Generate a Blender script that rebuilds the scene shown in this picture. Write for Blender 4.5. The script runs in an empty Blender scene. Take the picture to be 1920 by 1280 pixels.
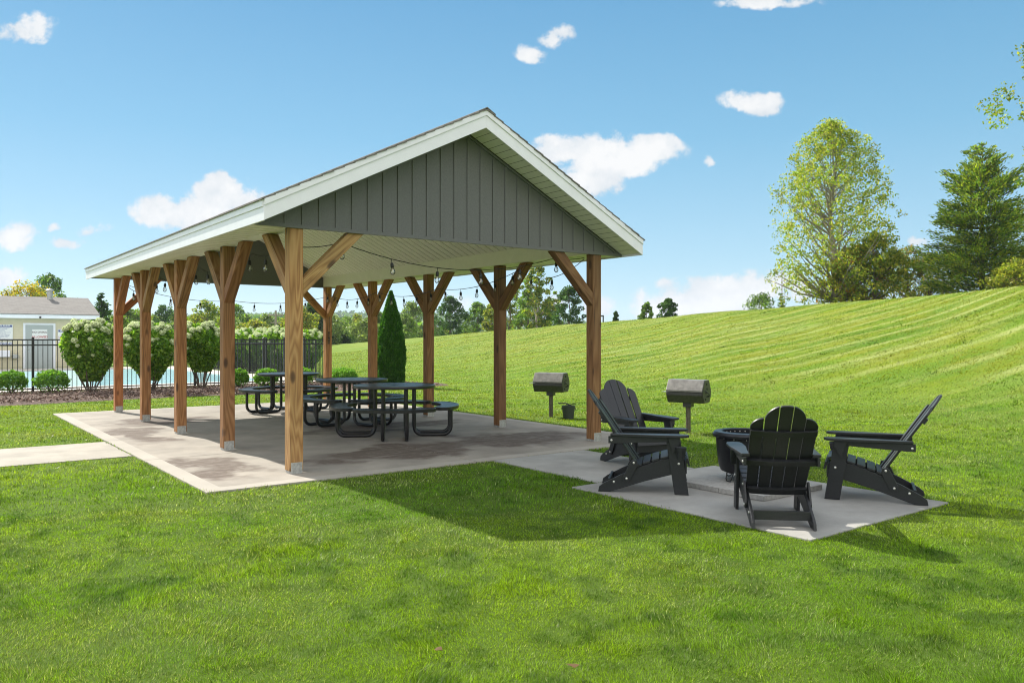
import bpy, bmesh, math, random
import numpy as np
from mathutils import Vector, Matrix
R = math.radians
rng = np.random.default_rng(7)
random.seed(7)
sc = bpy.context.scene
col = sc.collection

# ------------------------------------------------------------------ frame
YAW = 0.652
L1 = np.array([-2.45, 8.9]); NN = np.array([math.cos(YAW), math.sin(YAW)]); EE = np.array([-math.sin(YAW), math.cos(YAW)])
def W(u, v, z=0.0):
    p = L1 + u*NN + v*EE
    return Vector((p[0], p[1], z))

# ------------------------------------------------------------------ mesh builder
class MB:
    def __init__(s): s.v = []; s.f = []
    def add(s, vs, fs):
        b = len(s.v); s.v += [tuple(q) for q in vs]; s.f += [tuple(i+b for i in f) for f in fs]
    def box(s, x0, x1, y0, y1, z0, z1, M=None):
        vs = [Vector((x, y, z)) for z in (z0, z1) for y in (y0, y1) for x in (x0, x1)]
        if M is not None: vs = [M @ q for q in vs]
        s.add(vs, [(0,2,3,1),(4,5,7,6),(0,1,5,4),(2,6,7,3),(0,4,6,2),(1,3,7,5)])
    def prism(s, poly, a0, a1, axis='y', M=None):
        n = len(poly); vs = []
        for a in (a0, a1):
            for p, q in poly:
                vs.append(Vector((p, a, q)) if axis == 'y' else Vector((a, p, q)) if axis == 'x' else Vector((p, q, a)))
        if M is not None: vs = [M @ q for q in vs]
        fs = [tuple(range(n))[::-1], tuple(range(n, 2*n))] + [(i, (i+1) % n, n+(i+1) % n, n+i) for i in range(n)]
        s.add(vs, fs)
    def tube(s, pts, r, n=8, cap=True):
        pts = [Vector(p) for p in pts]; m = len(pts)
        rs = r if hasattr(r, '__len__') else [r]*m
        up = None; vs = []
        for i, p in enumerate(pts):
            t = (pts[min(i+1, m-1)] - pts[max(i-1, 0)]).normalized()
            if up is None:
                a = Vector((0,0,1)) if abs(t.z) < .9 else Vector((1,0,0))
                up = t.cross(a).normalized()
            up = (up - t*up.dot(t)).normalized(); w = t.cross(up)
            for k in range(n):
                a = 2*math.pi*k/n
                vs.append(p + (up*math.cos(a) + w*math.sin(a))*rs[i])
        fs = [(i*n+k, i*n+(k+1) % n, (i+1)*n+(k+1) % n, (i+1)*n+k) for i in range(m-1) for k in range(n)]
        if cap: fs += [tuple(range(n))[::-1], tuple((m-1)*n+k for k in range(n))]
        s.add(vs, fs)
    def lathe(s, prof, n=24, c=(0,0,0), M=None, close=False):
        vs = []; m = len(prof)
        for r, z in prof:
            for k in range(n):
                a = 2*math.pi*k/n; vs.append(Vector((c[0]+r*math.cos(a), c[1]+r*math.sin(a), c[2]+z)))
        if M is not None: vs = [M @ q for q in vs]
        rr = range(m) if close else range(m-1)
        fs = [(i*n+k, i*n+(k+1) % n, ((i+1) % m)*n+(k+1) % n, ((i+1) % m)*n+k) for i in rr for k in range(n)]
        if not close:
            if prof[0][0] > 1e-5: fs.append(tuple(range(n))[::-1])
            if prof[-1][0] > 1e-5: fs.append(tuple((m-1)*n+k for k in range(n)))
        s.add(vs, fs)
    def build(s, name, mat, parent=None, bevel=0, smooth=False, seg=2):
        me = bpy.data.meshes.new(name); me.from_pydata([tuple(q) for q in s.v], [], s.f); me.update()
        bm = bmesh.new(); bm.from_mesh(me); bmesh.ops.recalc_face_normals(bm, faces=bm.faces[:]); bm.to_mesh(me); bm.free()
        if mat: me.materials.append(mat)
        if smooth:
            me.shade_smooth()
        o = bpy.data.objects.new(name, me); col.objects.link(o)
        if parent: o.parent = parent
        if bevel:
            m = o.modifiers.new('bevel', 'BEVEL'); m.width = bevel; m.segments = seg; m.limit_method = 'ANGLE'; m.angle_limit = R(40)
        if smooth: 
            try:
                me.set_sharp_from_angle(angle=R(40))
            except Exception: pass
        return o

def np_mesh(name, V, F, mat, parent=None, C=None, smooth=False):
    """V (n,3) ; F (m,k) ; C (n,3) colour per vertex"""
    me = bpy.data.meshes.new(name); V = np.asarray(V, np.float32); F = np.asarray(F, np.int32)
    m, k = F.shape
    me.vertices.add(len(V)); me.vertices.foreach_set('co', V.ravel())
    me.loops.add(m*k); me.loops.foreach_set('vertex_index', F.ravel())
    me.polygons.add(m); me.polygons.foreach_set('loop_start', np.arange(0, m*k, k, dtype=np.int32))
    me.polygons.foreach_set('loop_total', np.full(m, k, np.int32))
    if smooth: me.polygons.foreach_set('use_smooth', np.ones(m, bool))
    me.update(calc_edges=True)
    if C is not None:
        a = me.color_attributes.new('col', 'FLOAT_COLOR', 'POINT')
        CC = np.ones((len(V), 4), np.float32); CC[:, :3] = C
        a.data.foreach_set('color', CC.ravel())
    me.materials.append(mat)
    o = bpy.data.objects.new(name, me); col.objects.link(o)
    if parent: o.parent = parent
    return o

def empty(name, loc, rz=0):
    o = bpy.data.objects.new(name, None); col.objects.link(o); o.location = loc; o.rotation_euler = (0, 0, rz); o.empty_display_size = .2
    return o
def tag(o, label=None, cat=None, group=None, kind=None):
    if label: o['label'] = label
    if cat: o['category'] = cat
    if group: o['group'] = group
    if kind: o['kind'] = kind
    return o
def copy_tree(o, parent=None):
    c = o.copy(); col.objects.link(c); c.parent = parent
    for ch in list(o.children): copy_tree(ch, c)
    return c

# ------------------------------------------------------------------ materials
class NT:
    def __init__(s, name):
        s.m = bpy.data.materials.new(name); s.m.use_nodes = True; s.t = s.m.node_tree; s.n = s.t.nodes; s.l = s.t.links
        s.b = s.n['Principled BSDF']; s.out = s.n['Material Output']
    def new(s, ty, **k):
        q = s.n.new(ty)
        for a, b in k.items(): setattr(q, a, b)
        return q
    def inp(s, node, name, val):
        if hasattr(val, 'is_output'): s.l.new(val, node.inputs[name])
        else: node.inputs[name].default_value = val
    def noise(s, vec, scale=5, detail=4, rough=.55, dist=0):
        q = s.new('ShaderNodeTexNoise'); q.inputs['Scale'].default_value = scale; q.inputs['Detail'].default_value = detail
        q.inputs['Roughness'].default_value = rough; q.inputs['Distortion'].default_value = dist
        if vec is not None: s.l.new(vec, q.inputs['Vector'])
        return q.outputs['Fac']
    def ramp(s, fac, stops):
        q = s.new('ShaderNodeValToRGB'); s.l.new(fac, q.inputs['Fac']); e = q.color_ramp.elements
        while len(e) < len(stops): e.new(.5)
        for i, (p, c) in enumerate(stops):
            e[i].position = p; e[i].color = (*c, 1) if len(c) == 3 else c
        return q.outputs['Color']
    def mix(s, fac, a, b, mode='MIX'):
        q = s.new('ShaderNodeMix', data_type='RGBA', blend_type=mode)
        for nm, val in (('Factor', fac), ('A', a), ('B', b)):
            i = [x for x in q.inputs if x.name == nm and (x.type == 'RGBA' or nm == 'Factor' and x.type == 'VALUE')][0]
            if hasattr(val, 'is_output'): s.l.new(val, i)
            elif nm == 'Factor': i.default_value = val
            else: i.default_value = (*val, 1) if len(val) == 3 else val
        return [x for x in q.outputs if x.type == 'RGBA'][0]
    def math(s, op, a, b=0, c=None, clamp=False):
        q = s.new('ShaderNodeMath', operation=op, use_clamp=clamp)
        for i, val in enumerate((a, b) if c is None else (a, b, c)):
            if hasattr(val, 'is_output'): s.l.new(val, q.inputs[i])
            else: q.inputs[i].default_value = val
        return q.outputs[0]
    def map(s, vec, scale=(1,1,1), loc=(0,0,0), rot=(0,0,0)):
        q = s.new('ShaderNodeMapping'); s.l.new(vec, q.inputs['Vector']); q.inputs['Scale'].default_value = scale
        s.inp(q, 'Location', loc); q.inputs['Rotation'].default_value = rot
        return q.outputs[0]
    def bump(s, h, strength=.3, dist=.01):
        q = s.new('ShaderNodeBump'); q.inputs['Strength'].default_value = strength; q.inputs['Distance'].default_value = dist
        s.l.new(h, q.inputs['Height']); s.l.new(q.outputs[0], s.b.inputs['Normal'])
    def co(s, which='Object'): return s.new('ShaderNodeTexCoord').outputs[which]
    def pos(s): return s.new('ShaderNodeNewGeometry').outputs['Position']

def simple(name, c, rough=.5, metal=0, nscale=20, amt=.15, bump=.1, spec=.5, bd=.002):
    t = NT(name); co = t.co()
    n = t.noise(co, nscale, 5)
    c0 = tuple(x*(1-amt) for x in c); c1 = tuple(min(1, x*(1+amt)) for x in c)
    t.l.new(t.ramp(n, [(.3, c0), (.7, c1)]), t.b.inputs['Base Color'])
    t.b.inputs['Roughness'].default_value = rough; t.b.inputs['Metallic'].default_value = metal
    t.b.inputs['Specular IOR Level'].default_value = spec
    if bump: t.bump(n, bump, bd)
    return t.m

def mat_wood():
    t = NT('wood'); co = t.co(); oi = t.new('ShaderNodeObjectInfo')
    off = t.new('ShaderNodeCombineXYZ'); m = t.math('MULTIPLY', oi.outputs['Random'], 37.0)
    t.l.new(m, off.inputs[0]); t.l.new(m, off.inputs[1]); t.l.new(m, off.inputs[2])
    va = t.new('ShaderNodeVectorMath', operation='ADD'); t.l.new(co, va.inputs[0]); t.l.new(off.outputs[0], va.inputs[1])
    c = va.outputs[0]
    big = t.noise(t.map(c, (4.5, 4.5, .42)), 1.0, 2, .45, .3)
    rings = t.math('FRACT', t.math('MULTIPLY', big, 15.0))
    ring = t.math('ABSOLUTE', t.math('SUBTRACT', rings, .5))
    ring = t.math('MULTIPLY', ring, 2.0)
    fine = t.noise(t.map(c, (90, 90, 2.2)), 1.0, 4, .6)
    g = t.math('ADD', t.math('MULTIPLY', ring, .55), t.math('MULTIPLY', fine, .5))
    base = t.ramp(g, [(.15, (.30, .15, .055)), (.5, (.50, .29, .125)), (.85, (.64, .42, .21))])
    # knots
    vo = t.new('ShaderNodeTexVoronoi'); vo.inputs['Scale'].default_value = 1.0; t.l.new(t.map(c, (4.6, 4.6, 1.9)), vo.inputs['Vector'])
    kn = t.ramp(vo.outputs['Distance'], [(.0, (1,1,1)), (.10, (.8,.8,.8)), (.17, (0,0,0))])
    base = t.mix(kn, base, (.07, .03, .014))
    # weather patches
    wz = t.noise(t.map(c, (3, 3, .7)), 1.0, 3)
    base = t.mix(t.math('MULTIPLY', t.math('SUBTRACT', wz, .42, clamp=True), 1.4, clamp=True), base, (.23, .17, .10))
    crk = t.noise(t.map(c, (26, 26, .5)), 1.0, 3, .6, .2)
    base = t.mix(t.ramp(crk, [(.62, (0,0,0)), (.66, (.8,.8,.8)), (.70, (0,0,0))]), base, (.08, .045, .022))
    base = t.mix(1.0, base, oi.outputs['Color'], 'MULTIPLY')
    t.l.new(base, t.b.inputs['Base Color']); t.b.inputs['Roughness'].default_value = .72
    t.bump(g, .35, .003)
    return t.m
WOOD = mat_wood()

def mat_concrete(name, c=(.40, .37, .33), stain=.8):
    t = NT(name); p = t.co()
    n1 = t.noise(p, 1.6, 6, .62); n2 = t.noise(p, 55, 4, .7); n3 = t.noise(p, .55, 4, .6, .6)
    base = t.ramp(n1, [(.3, tuple(x*.72 for x in c)), (.7, tuple(x*1.18 for x in c))])
    base = t.mix(t.math('MULTIPLY', n2, .28), base, tuple(x*.5 for x in c))
    if stain:
        # brown rubbed stains with broom swirls
        sw = t.noise(t.map(p, (1.2, 9, 1), rot=(0, 0, .35)), 1.2, 7, .8, 2.2)
        st = t.math('MULTIPLY', t.math('SUBTRACT', n3, .52, clamp=True), 6.5, clamp=True)
        wn_ = t.new('ShaderNodeTexNoise'); wn_.inputs['Scale'].default_value = 1.5; wn_.inputs['Detail'].default_value = 5; t.l.new(p, wn_.inputs['Vector'])
        ws_ = t.new('ShaderNodeVectorMath', operation='SUBTRACT'); t.l.new(wn_.outputs['Color'], ws_.inputs[0]); ws_.inputs[1].default_value = (.5, .5, .5)
        wl_ = t.new('ShaderNodeVectorMath', operation='SCALE'); t.l.new(ws_.outputs[0], wl_.inputs[0]); wl_.inputs['Scale'].default_value = 1.9
        wa_ = t.new('ShaderNodeVectorMath', operation='ADD'); t.l.new(p, wa_.inputs[0]); t.l.new(wl_.outputs[0], wa_.inputs[1])
        wf_ = t.new('ShaderNodeVectorMath', operation='MULTIPLY'); t.l.new(wa_.outputs[0], wf_.inputs[0]); wf_.inputs[1].default_value = (1, 1, 0); wpp = wf_.outputs[0]
        ell = None
        for (eu, ev, ru, rv) in ((1.7, .75, 1.5, .62), (3.75, .95, 1.3, .85), (-.62, 1.0, .42, 1.0), (3.0, 3.6, 1.6, .5), (-.6, 4.9, .4, 1.2), (.2, 6.9, .9, .8)):
            dv_ = t.new('ShaderNodeVectorMath', operation='MULTIPLY'); sv_ = t.new('ShaderNodeVectorMath', operation='SUBTRACT'); t.l.new(wpp, sv_.inputs[0]); sv_.inputs[1].default_value = (eu, ev, 0)
            t.l.new(sv_.outputs[0], dv_.inputs[0]); dv_.inputs[1].default_value = (1/ru, 1/rv, 0)
            le_ = t.new('ShaderNodeVectorMath', operation='LENGTH'); t.l.new(dv_.outputs[0], le_.inputs[0])
            e1 = t.math('MULTIPLY', t.math('SUBTRACT', 1.12, le_.outputs['Value'], clamp=True), 1.9, clamp=True); ell = e1 if ell is None else t.math('MAXIMUM', ell, e1)
        st = t.math('ADD', t.math('MULTIPLY', st, .22), t.math('MULTIPLY', ell, t.math('ADD', t.math('MULTIPLY', n1, 4.2), -.7)), clamp=True)
        st2 = t.math('MULTIPLY', st, t.math('ADD', t.math('MULTIPLY', sw, 5.0), -1.55, clamp=True), clamp=True)
        # bare edge band left paler: object coords run over the slab
        sep = t.new('ShaderNodeSeparateXYZ'); t.l.new(p, sep.inputs[0])
        ax = t.math('ABSOLUTE', t.math('SUBTRACT', sep.outputs[0], 2.235)); ay = t.math('ABSOLUTE', t.math('SUBTRACT', sep.outputs[1], 4.6))
        inx = t.math('LESS_THAN', ax, 3.17); iny = t.math('LESS_THAN', ay, 4.98)
        st3 = t.math('MULTIPLY', st2, t.math('MULTIPLY', inx, iny))
        base = t.mix(t.math('MULTIPLY', st3, stain), base, (.085, .058, .042))
        ed = t.math('SUBTRACT', 1.0, t.math('MULTIPLY', inx, iny))
        base = t.mix(t.math('MULTIPLY', ed, .45), base, (.40, .37, .32))
    t.l.new(base, t.b.inputs['Base Color']); t.b.inputs['Roughness'].default_value = .9
    t.bump(t.math('ADD', n2, t.math('MULTIPLY', n1, .6)), .35, .004)
    return t.m
CONC = mat_concrete('patio_concrete', (.305, .272, .228), .96); CONC2 = mat_concrete('plain_concrete', (.33, .32, .295), 0); WALKC = mat_concrete('walk_concrete', (.34, .31, .26), 0)

def mat_foliage(name, trans=.35, rough=.5, tint=(1.3, 1.5, .55), spec=.3):
    t = NT(name); a = t.new('ShaderNodeAttribute', attribute_name='col')
    t.l.new(a.outputs['Color'], t.b.inputs['Base Color']); t.b.inputs['Roughness'].default_value = rough
    t.b.inputs['Specular IOR Level'].default_value = spec
    tr = t.new('ShaderNodeBsdfTranslucent'); tc = t.mix(1.0, a.outputs['Color'], tint, 'MULTIPLY'); t.l.new(tc, tr.inputs['Color'])
    mx = t.new('ShaderNodeMixShader'); mx.inputs[0].default_value = trans
    t.l.new(t.b.outputs[0], mx.inputs[1]); t.l.new(tr.outputs[0], mx.inputs[2]); t.l.new(mx.outputs[0], t.out.inputs['Surface'])
    return t.m
LEAF = mat_foliage('leaf', .48)
GRASS = mat_foliage('grass_blade', .42, .42, (1.25, 1.3, .45), .2)
BLOOM = mat_foliage('bloom', .3, .6, (1, 1, .8))
BARK = simple('bark', (.13, .10, .075), .9, nscale=12, amt=.4, bump=.6, bd=.02)
BARKP = simple('pale_bark', (.26, .23, .19), .9, nscale=12, amt=.3, bump=.4, bd=.02)
WHITE = simple('white_metal', (.80, .80, .84), .4, nscale=6, amt=.03, bump=.03)
CREAM = simple('cream_vinyl', (.87, .84, .79), .5, nscale=6, amt=.03, bump=.02)
SIDING = simple('dark_siding', (.125, .127, .122), .6, nscale=60, amt=.12, bump=.15)
BLACKM = simple('black_plastisol', (.012, .012, .013), .28, nscale=40, amt=.2, bump=.05)
BLACKP = simple('black_polywood', (.013, .014, .016), .42, nscale=60, amt=.25, bump=.15)
BRACKET = simple('galvanised', (.42, .42, .40), .5, metal=.5, nscale=40, amt=.25, bump=.1)
STEEL = simple('bolt_steel', (.7, .68, .62), .3, metal=.8, bump=0)
RUBBER = simple('black_rubber', (.012, .012, .012), .5, bump=0)
GRILLM = simple('grill_steel', (.055, .055, .05), .42, metal=.25, nscale=25, amt=.3, bump=.1)
POSTM = simple('grill_post', (.10, .085, .06), .6, metal=.3, nscale=18, amt=.4, bump=.2)
FENCEM = simple('fence_black', (.012, .012, .014), .4, bump=0)
LAPS = simple('lap_siding', (.64, .57, .40), .6, nscale=4, amt=.04, bump=.02)
DOORM = simple('grey_door', (.40, .43, .42), .5, nscale=4, amt=.03, bump=.02)
SIGNW = simple('sign_white', (.78, .78, .76), .5, bump=0, amt=.02)
BLUEI = simple('sign_blue', (.05, .07, .25), .5, bump=0, amt=.02)
REDI = simple('sign_red', (.45, .03, .03), .5, bump=0, amt=.02)
DARKI = simple('sign_dark', (.10, .05, .05), .5, bump=0, amt=.02)
BULBB = simple('brass_filament', (.7, .6, .4), .4, bump=0)
BUCKET = simple('bucket_green', (.035, .045, .035), .5, nscale=30, amt=.2)
HROOF = simple('grey_house_roof', (.20, .20, .23), .9, nscale=8, amt=.15, bump=.2)

def mat_shingle():
    t = NT('shingle'); co = t.co()
    br = t.new('ShaderNodeTexBrick'); t.l.new(co, br.inputs['Vector']); br.inputs['Scale'].default_value = 1
    br.inputs['Brick Width'].default_value = .32; br.inputs['Row Height'].default_value = .14; br.inputs['Mortar Size'].default_value = .006
    br.inputs['Color1'].default_value = (.13, .12, .11, 1); br.inputs['Color2'].default_value = (.19, .18, .165, 1); br.inputs['Mortar'].default_value = (.10, .095, .09, 1)
    n = t.noise(co, 30, 4); base = t.mix(.3, br.outputs['Color'], t.ramp(n, [(.3, (.07, .065, .06)), (.7, (.26, .24, .22))]))
    t.l.new(base, t.b.inputs['Base Color']); t.b.inputs['Roughness'].default_value = .95; t.bump(n, .5, .005)
    return t.m
SHING = mat_shingle()

def mat_glass():
    t = NT('bulb_glass'); t.b.inputs['Base Color'].default_value = (.95, .95, .92, 1); t.b.inputs['Roughness'].default_value = .05
    tr = t.new('ShaderNodeBsdfTransparent'); gl = t.new('ShaderNodeBsdfGlossy'); gl.inputs['Roughness'].default_value = .08
    lw = t.new('ShaderNodeLayerWeight'); lw.inputs[0].default_value = .35
    mx = t.new('ShaderNodeMixShader'); t.l.new(t.math('ADD', lw.outputs['Fresnel'], .12, clamp=True), mx.inputs[0])
    t.l.new(tr.outputs[0], mx.inputs[1]); t.l.new(gl.outputs[0], mx.inputs[2]); t.l.new(mx.outputs[0], t.out.inputs['Surface'])
    return t.m
GLASS = mat_glass()

def mat_water():
    t = NT('pool_water'); p = t.pos(); n = t.noise(p, 2.2, 4, .6, .5)
    base = t.ramp(n, [(.3, (.36, .66, .72)), (.7, (.48, .76, .80))])
    t.l.new(base, t.b.inputs['Base Color']); t.b.inputs['Roughness'].default_value = .12; t.bump(n, .25, .03)
    return t.m
WATER = mat_water()

def mat_lawn():
    t = NT('lawn_soil'); p = t.pos()
    n1 = t.noise(p, .35, 5, .6); n2 = t.noise(p, 22, 5, .7); st = t.noise(t.map(t.map(p, rot=(0, 0, -YAW+.32)), (.16, 1.5, .2)), 1.0, 6, .68, .4)
    base = t.ramp(n1, [(.3, (.095, .180, .014)), (.7, (.165, .250, .020))])
    ro = t.new('ShaderNodeSeparateXYZ'); sh_ = t.new('ShaderNodeVectorMath', operation='SUBTRACT'); t.l.new(p, sh_.inputs[0]); sh_.inputs[1].default_value = (L1[0], L1[1], 0)
    t.l.new(t.map(sh_.outputs[0], rot=(0, 0, -YAW+.32)), ro.inputs[0]); uu_, vv_ = ro.outputs[0], ro.outputs[1]
    def sn(x, k, ph=0): return t.math('SINE', t.math('ADD', t.math('MULTIPLY', x, k), ph))
    def sn2(a, b, ph=0): return t.math('SINE', t.math('ADD', t.math('ADD', t.math('MULTIPLY', uu_, a), t.math('MULTIPLY', vv_, b)), ph))
    vw = t.math('ADD', vv_, t.math('ADD', t.math('ADD', t.math('MULTIPLY', sn2(.15, .13, 1), .30), t.math('MULTIPLY', sn2(.53, .31), .06)), t.math('ADD', t.math('MULTIPLY', sn2(0, .47), .6), t.math('MULTIPLY', sn2(1.9, 1), .02))))
    zp = t.new('ShaderNodeSeparateXYZ'); t.l.new(p, zp.inputs[0])
    hm_ = t.math('ADD', .15, t.math('ADD', t.math('MULTIPLY', zp.outputs[2], .9), 0), clamp=True)
    pulse = t.math('MULTIPLY', t.math('MULTIPLY', t.math('SUBTRACT', sn(vw, 2*math.pi/1.1), .55), 2.4, clamp=True), t.math('SUBTRACT', t.math('MULTIPLY', t.noise(t.map(t.map(p, rot=(0, 0, -YAW)), (.35, .9, .2)), 1.0, 4), 3.6), 1.1, clamp=True))
    band = t.math('ADD', .5, t.math('MULTIPLY', sn(vw, 2*math.pi/1.9, 1), .5))
    base = t.mix(t.math('MULTIPLY', t.math('MULTIPLY', band, hm_), .55), base, (.085, .17, .012))
    ol_ = t.math('MULTIPLY', t.math('MULTIPLY', t.math('SUBTRACT', t.noise(t.map(t.map(p, rot=(0, 0, -YAW+.32)), (.35, 1.3, .2), loc=(7, 3, 0)), 1.0, 5), .40, clamp=True), 4.0, clamp=True), t.math('MULTIPLY', hm_, .8))
    base = t.mix(ol_, base, (.235, .230, .018))
    stf = t.math('MULTIPLY', t.math('SUBTRACT', st, .50, clamp=True), 3.5, clamp=True)
    base = t.mix(t.math('MULTIPLY', t.math('ADD', t.math('MULTIPLY', pulse, .8), stf, clamp=True), hm_), base, (.33, .36, .12))
    base = t.mix(t.math('MULTIPLY', n2, .55), base, (.045, .10, .010))
    # soil and thatch seen between blades where the turf is modelled
    ln =  t.new('ShaderNodeVectorMath', operation='LENGTH'); t.l.new(p, ln.inputs[0])
    nearm = t.math('SUBTRACT', 1.0, t.math('MULTIPLY', t.math('SUBTRACT', ln.outputs['Value'], 8), .08, clamp=True), clamp=True)
    base = t.mix(t.math('MULTIPLY', nearm, .6), base, (.035, .060, .012))
    far = t.math('MULTIPLY', t.math('SUBTRACT', ln.outputs['Value'], 110), .02, clamp=True)
    base = t.mix(far, base, (.05, .085, .03))
    t.l.new(base, t.b.inputs['Base Color']); t.b.inputs['Roughness'].default_value = .95; t.b.inputs['Specular IOR Level'].default_value = .1
    t.bump(n2, .6, .03)
    return t.m
LAWN = mat_lawn()
def mat_mulch():
    t = NT('mulch'); p = t.pos(); n = t.noise(p, 18, 6, .75)
    t.l.new(t.ramp(n, [(.3, (.035, .02, .015)), (.55, (.12, .075, .055)), (.75, (.26, .18, .14))]), t.b.inputs['Base Color'])
    t.b.inputs['Roughness'].default_value = .95; t.bump(n, .9, .05); return t.m
MULCH = mat_mulch()

def mat_perf():
    """expanded metal top: black with small real-looking holes by alpha"""
    t = NT('perforated_metal'); co = t.co()
    sep = t.new('ShaderNodeSeparateXYZ'); t.l.new(co, sep.inputs[0])
    a = t.math('ADD', sep.outputs[0], sep.outputs[1]); b = t.math('SUBTRACT', sep.outputs[0], sep.outputs[1])
    def saw(x): return t.math('ABSOLUTE', t.math('SUBTRACT', t.math('FRACT', t.math('MULTIPLY', x, 26.0)), .5))
    hole = t.math('MULTIPLY', t.math('LESS_THAN', saw(a), .27), t.math('LESS_THAN', saw(b), .27))
    t.b.inputs['Base Color'].default_value = (.016, .016, .018, 1); t.b.inputs['Roughness'].default_value = .33
    tr = t.new('ShaderNodeBsdfTransparent'); mx = t.new('ShaderNodeMixShader')
    t.l.new(hole, mx.inputs[0]); t.l.new(t.b.outputs[0], mx.inputs[1]); t.l.new(tr.outputs[0], mx.inputs[2]); t.l.new(mx.outputs[0], t.out.inputs['Surface'])
    return t.m
PERF = mat_perf()

# ------------------------------------------------------------------ terrain
_t = np.array([-1.2, -.6, -.3, 0, .25, .5, .75, 1.0, 1.34])
_cx = 18.3-29.3*_t; _cy = 28+47*_t; _cz = 3.42-1.92*_t
CTH = np.degrees(np.arctan2(_cx, _cy)); CR = np.hypot(_cx, _cy)
o_ = np.argsort(CTH); CTH = CTH[o_]; CR = CR[o_]; CZ = _cz[o_]
CTH = np.concatenate([[-180, -22, -17], CTH, [150, 180]]); CR = np.concatenate([[95, 95, 95], np.minimum(CR, 200), [40, 95]]); CZ = np.concatenate([[0, 0, .25], CZ, [0, 0]])
TTH = np.array([-180, -20, -12, -6, 1.4, 12, 22, 32.6, 60, 100, 180.]); TR = np.array([40, 40, 33, 26, 20, 16.8, 15.9, 15.6, 13, 13, 40.])
def height(X, Y):
    X = np.asarray(X, float); Y = np.asarray(Y, float)
    th = np.degrees(np.arctan2(X, Y)); r = np.hypot(X, Y)
    rc = np.interp(th, CTH, CR); zc = np.interp(th, CTH, CZ); rt = np.interp(th, TTH, TR)
    s = np.clip((r-rt)/(rc-rt), 0, 1)
    f = np.where(s < .3, s*s/.6, .15+(s-.3))/.85
    z = zc*f
    d = np.clip(r-rc, 0, None)
    z = z - np.where(d < 8, d*d*.004, .256+(np.minimum(d, 90)-8)*.05)*np.where(th < -8, 1, 1)
    # far hills
    hill1 = 10*np.exp(-((X+125)/75)**2-((Y-430)/90)**2)
    hill2 = 27*np.exp(-((X+190)/330)**2-((Y-1050)/160)**2) + 20*np.exp(-((X+700)/300)**2-((Y-1000)/200)**2)
    z = z + hill1 + hill2
    # gentle undulation
    und = .03*np.sin(X*.9+Y*.4)*np.sin(Y*.7-X*.3)*np.clip((r-3)/4, 0, 1)*np.clip(s*3, 0, 1)
    return z + und - .02
rad = np.concatenate([[0.0], np.linspace(1, 60, 120), np.geomspace(62, 1600, 80)])
ths = np.radians(np.concatenate([np.linspace(-60, 60, 241), np.linspace(62, 298, 119)]))
RR, TT = np.meshgrid(rad[1:], ths, indexing='ij')
X = RR*np.sin(TT); Y = RR*np.cos(TT); Z = height(X, Y)
V = np.stack([X, Y, Z], -1).reshape(-1, 3); nr, nt = RR.shape
V = np.concatenate([[[0, 0, -.02]], V])
i, j = np.meshgrid(np.arange(nr-1), np.arange(nt), indexing='ij'); j2 = (j+1) % nt
F = np.stack([1+i*nt+j, 1+i*nt+j2, 1+(i+1)*nt+j2, 1+(i+1)*nt+j], -1).reshape(-1, 4)[:, ::-1]
jj = np.arange(nt); F0 = np.stack([np.zeros(nt, int), 1+jj, 1+(jj+1) % nt, 1+(jj+1) % nt], -1)
g = np_mesh('ground', V, F, LAWN, smooth=True)
bm = bmesh.new(); bm.from_mesh(g.data); bm.verts.ensure_lookup_table()
for k in range(nt):
    try: bm.faces.new((bm.verts[0], bm.verts[1+(k+1) % nt], bm.verts[1+k]))
    except Exception: pass
bmesh.ops.recalc_face_normals(bm, faces=bm.faces[:])
bm.to_mesh(g.data); bm.free()
tag(g, kind='structure')

# ------------------------------------------------------------------ slabs (local uv frame)
ORG = W(0, 0)
def local_obj(mb, name, mat, **k):
    o = mb.build(name, mat, **k); o.location = ORG; o.rotation_euler = (0, 0, YAW); return o
def slab(name, rects, mat, z1=0.0, gap=.014, bevel=.005):
    mb = MB()
    for (u0, u1, v0, v1) in rects:
        mb.box(u0+gap/2, u1-gap/2, v0+gap/2, v1-gap/2, -.14, z1)
    o = local_obj(mb, name, mat, bevel=bevel); tag(o, kind='structure'); return o
us = [-1.13, 2.1, 5.6]; vs_ = [-.58, 2.0, 4.35, 7.05, 9.75]
slab('patio_slab', [(us[a], us[a+1], vs_[b], vs_[b+1]) for a in range(2) for b in range(4)], CONC)
slab('side_path', [(2.32, 3.86, -2.5, -.585)], CONC2, -.004)
slab('fire_pit_pad', [(1.93, 4.2, -5.2, -2.5)], CONC2, -.006)
slab('walkway', [(-1.13-1.5*(k+1), -1.13-1.5*k, 2.56, 4.35) for k in range(8)], WALKC, -.008)
mb = MB(); mb.box(-1.11, 5.58, -.56, 9.73, -.13, -.009); mb.box(2.34, 3.84, -2.48, -.59, -.13, -.012); mb.box(-13, -1.15, 2.58, 4.33, -.13, -.016)
o = local_obj(mb, 'slab_joint', simple('joint_dirt', (.035, .03, .022), .95)); tag(o, kind='structure')
mb = MB()
for a in range(2):
    for b in range(2):
        mb.box(2.86+a*.49+.002, 2.86+(a+1)*.49-.002, -4.14+b*.52+.002, -4.14+(b+1)*.52-.002, -.004, .045)
o = local_obj(mb, 'paver_base', simple('paver', (.33, .32, .30), .9, nscale=30, amt=.2, bump=.3), bevel=.004)
tag(o, 'low square base of grey pavers under the round black fire pit', 'pavers')

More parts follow.
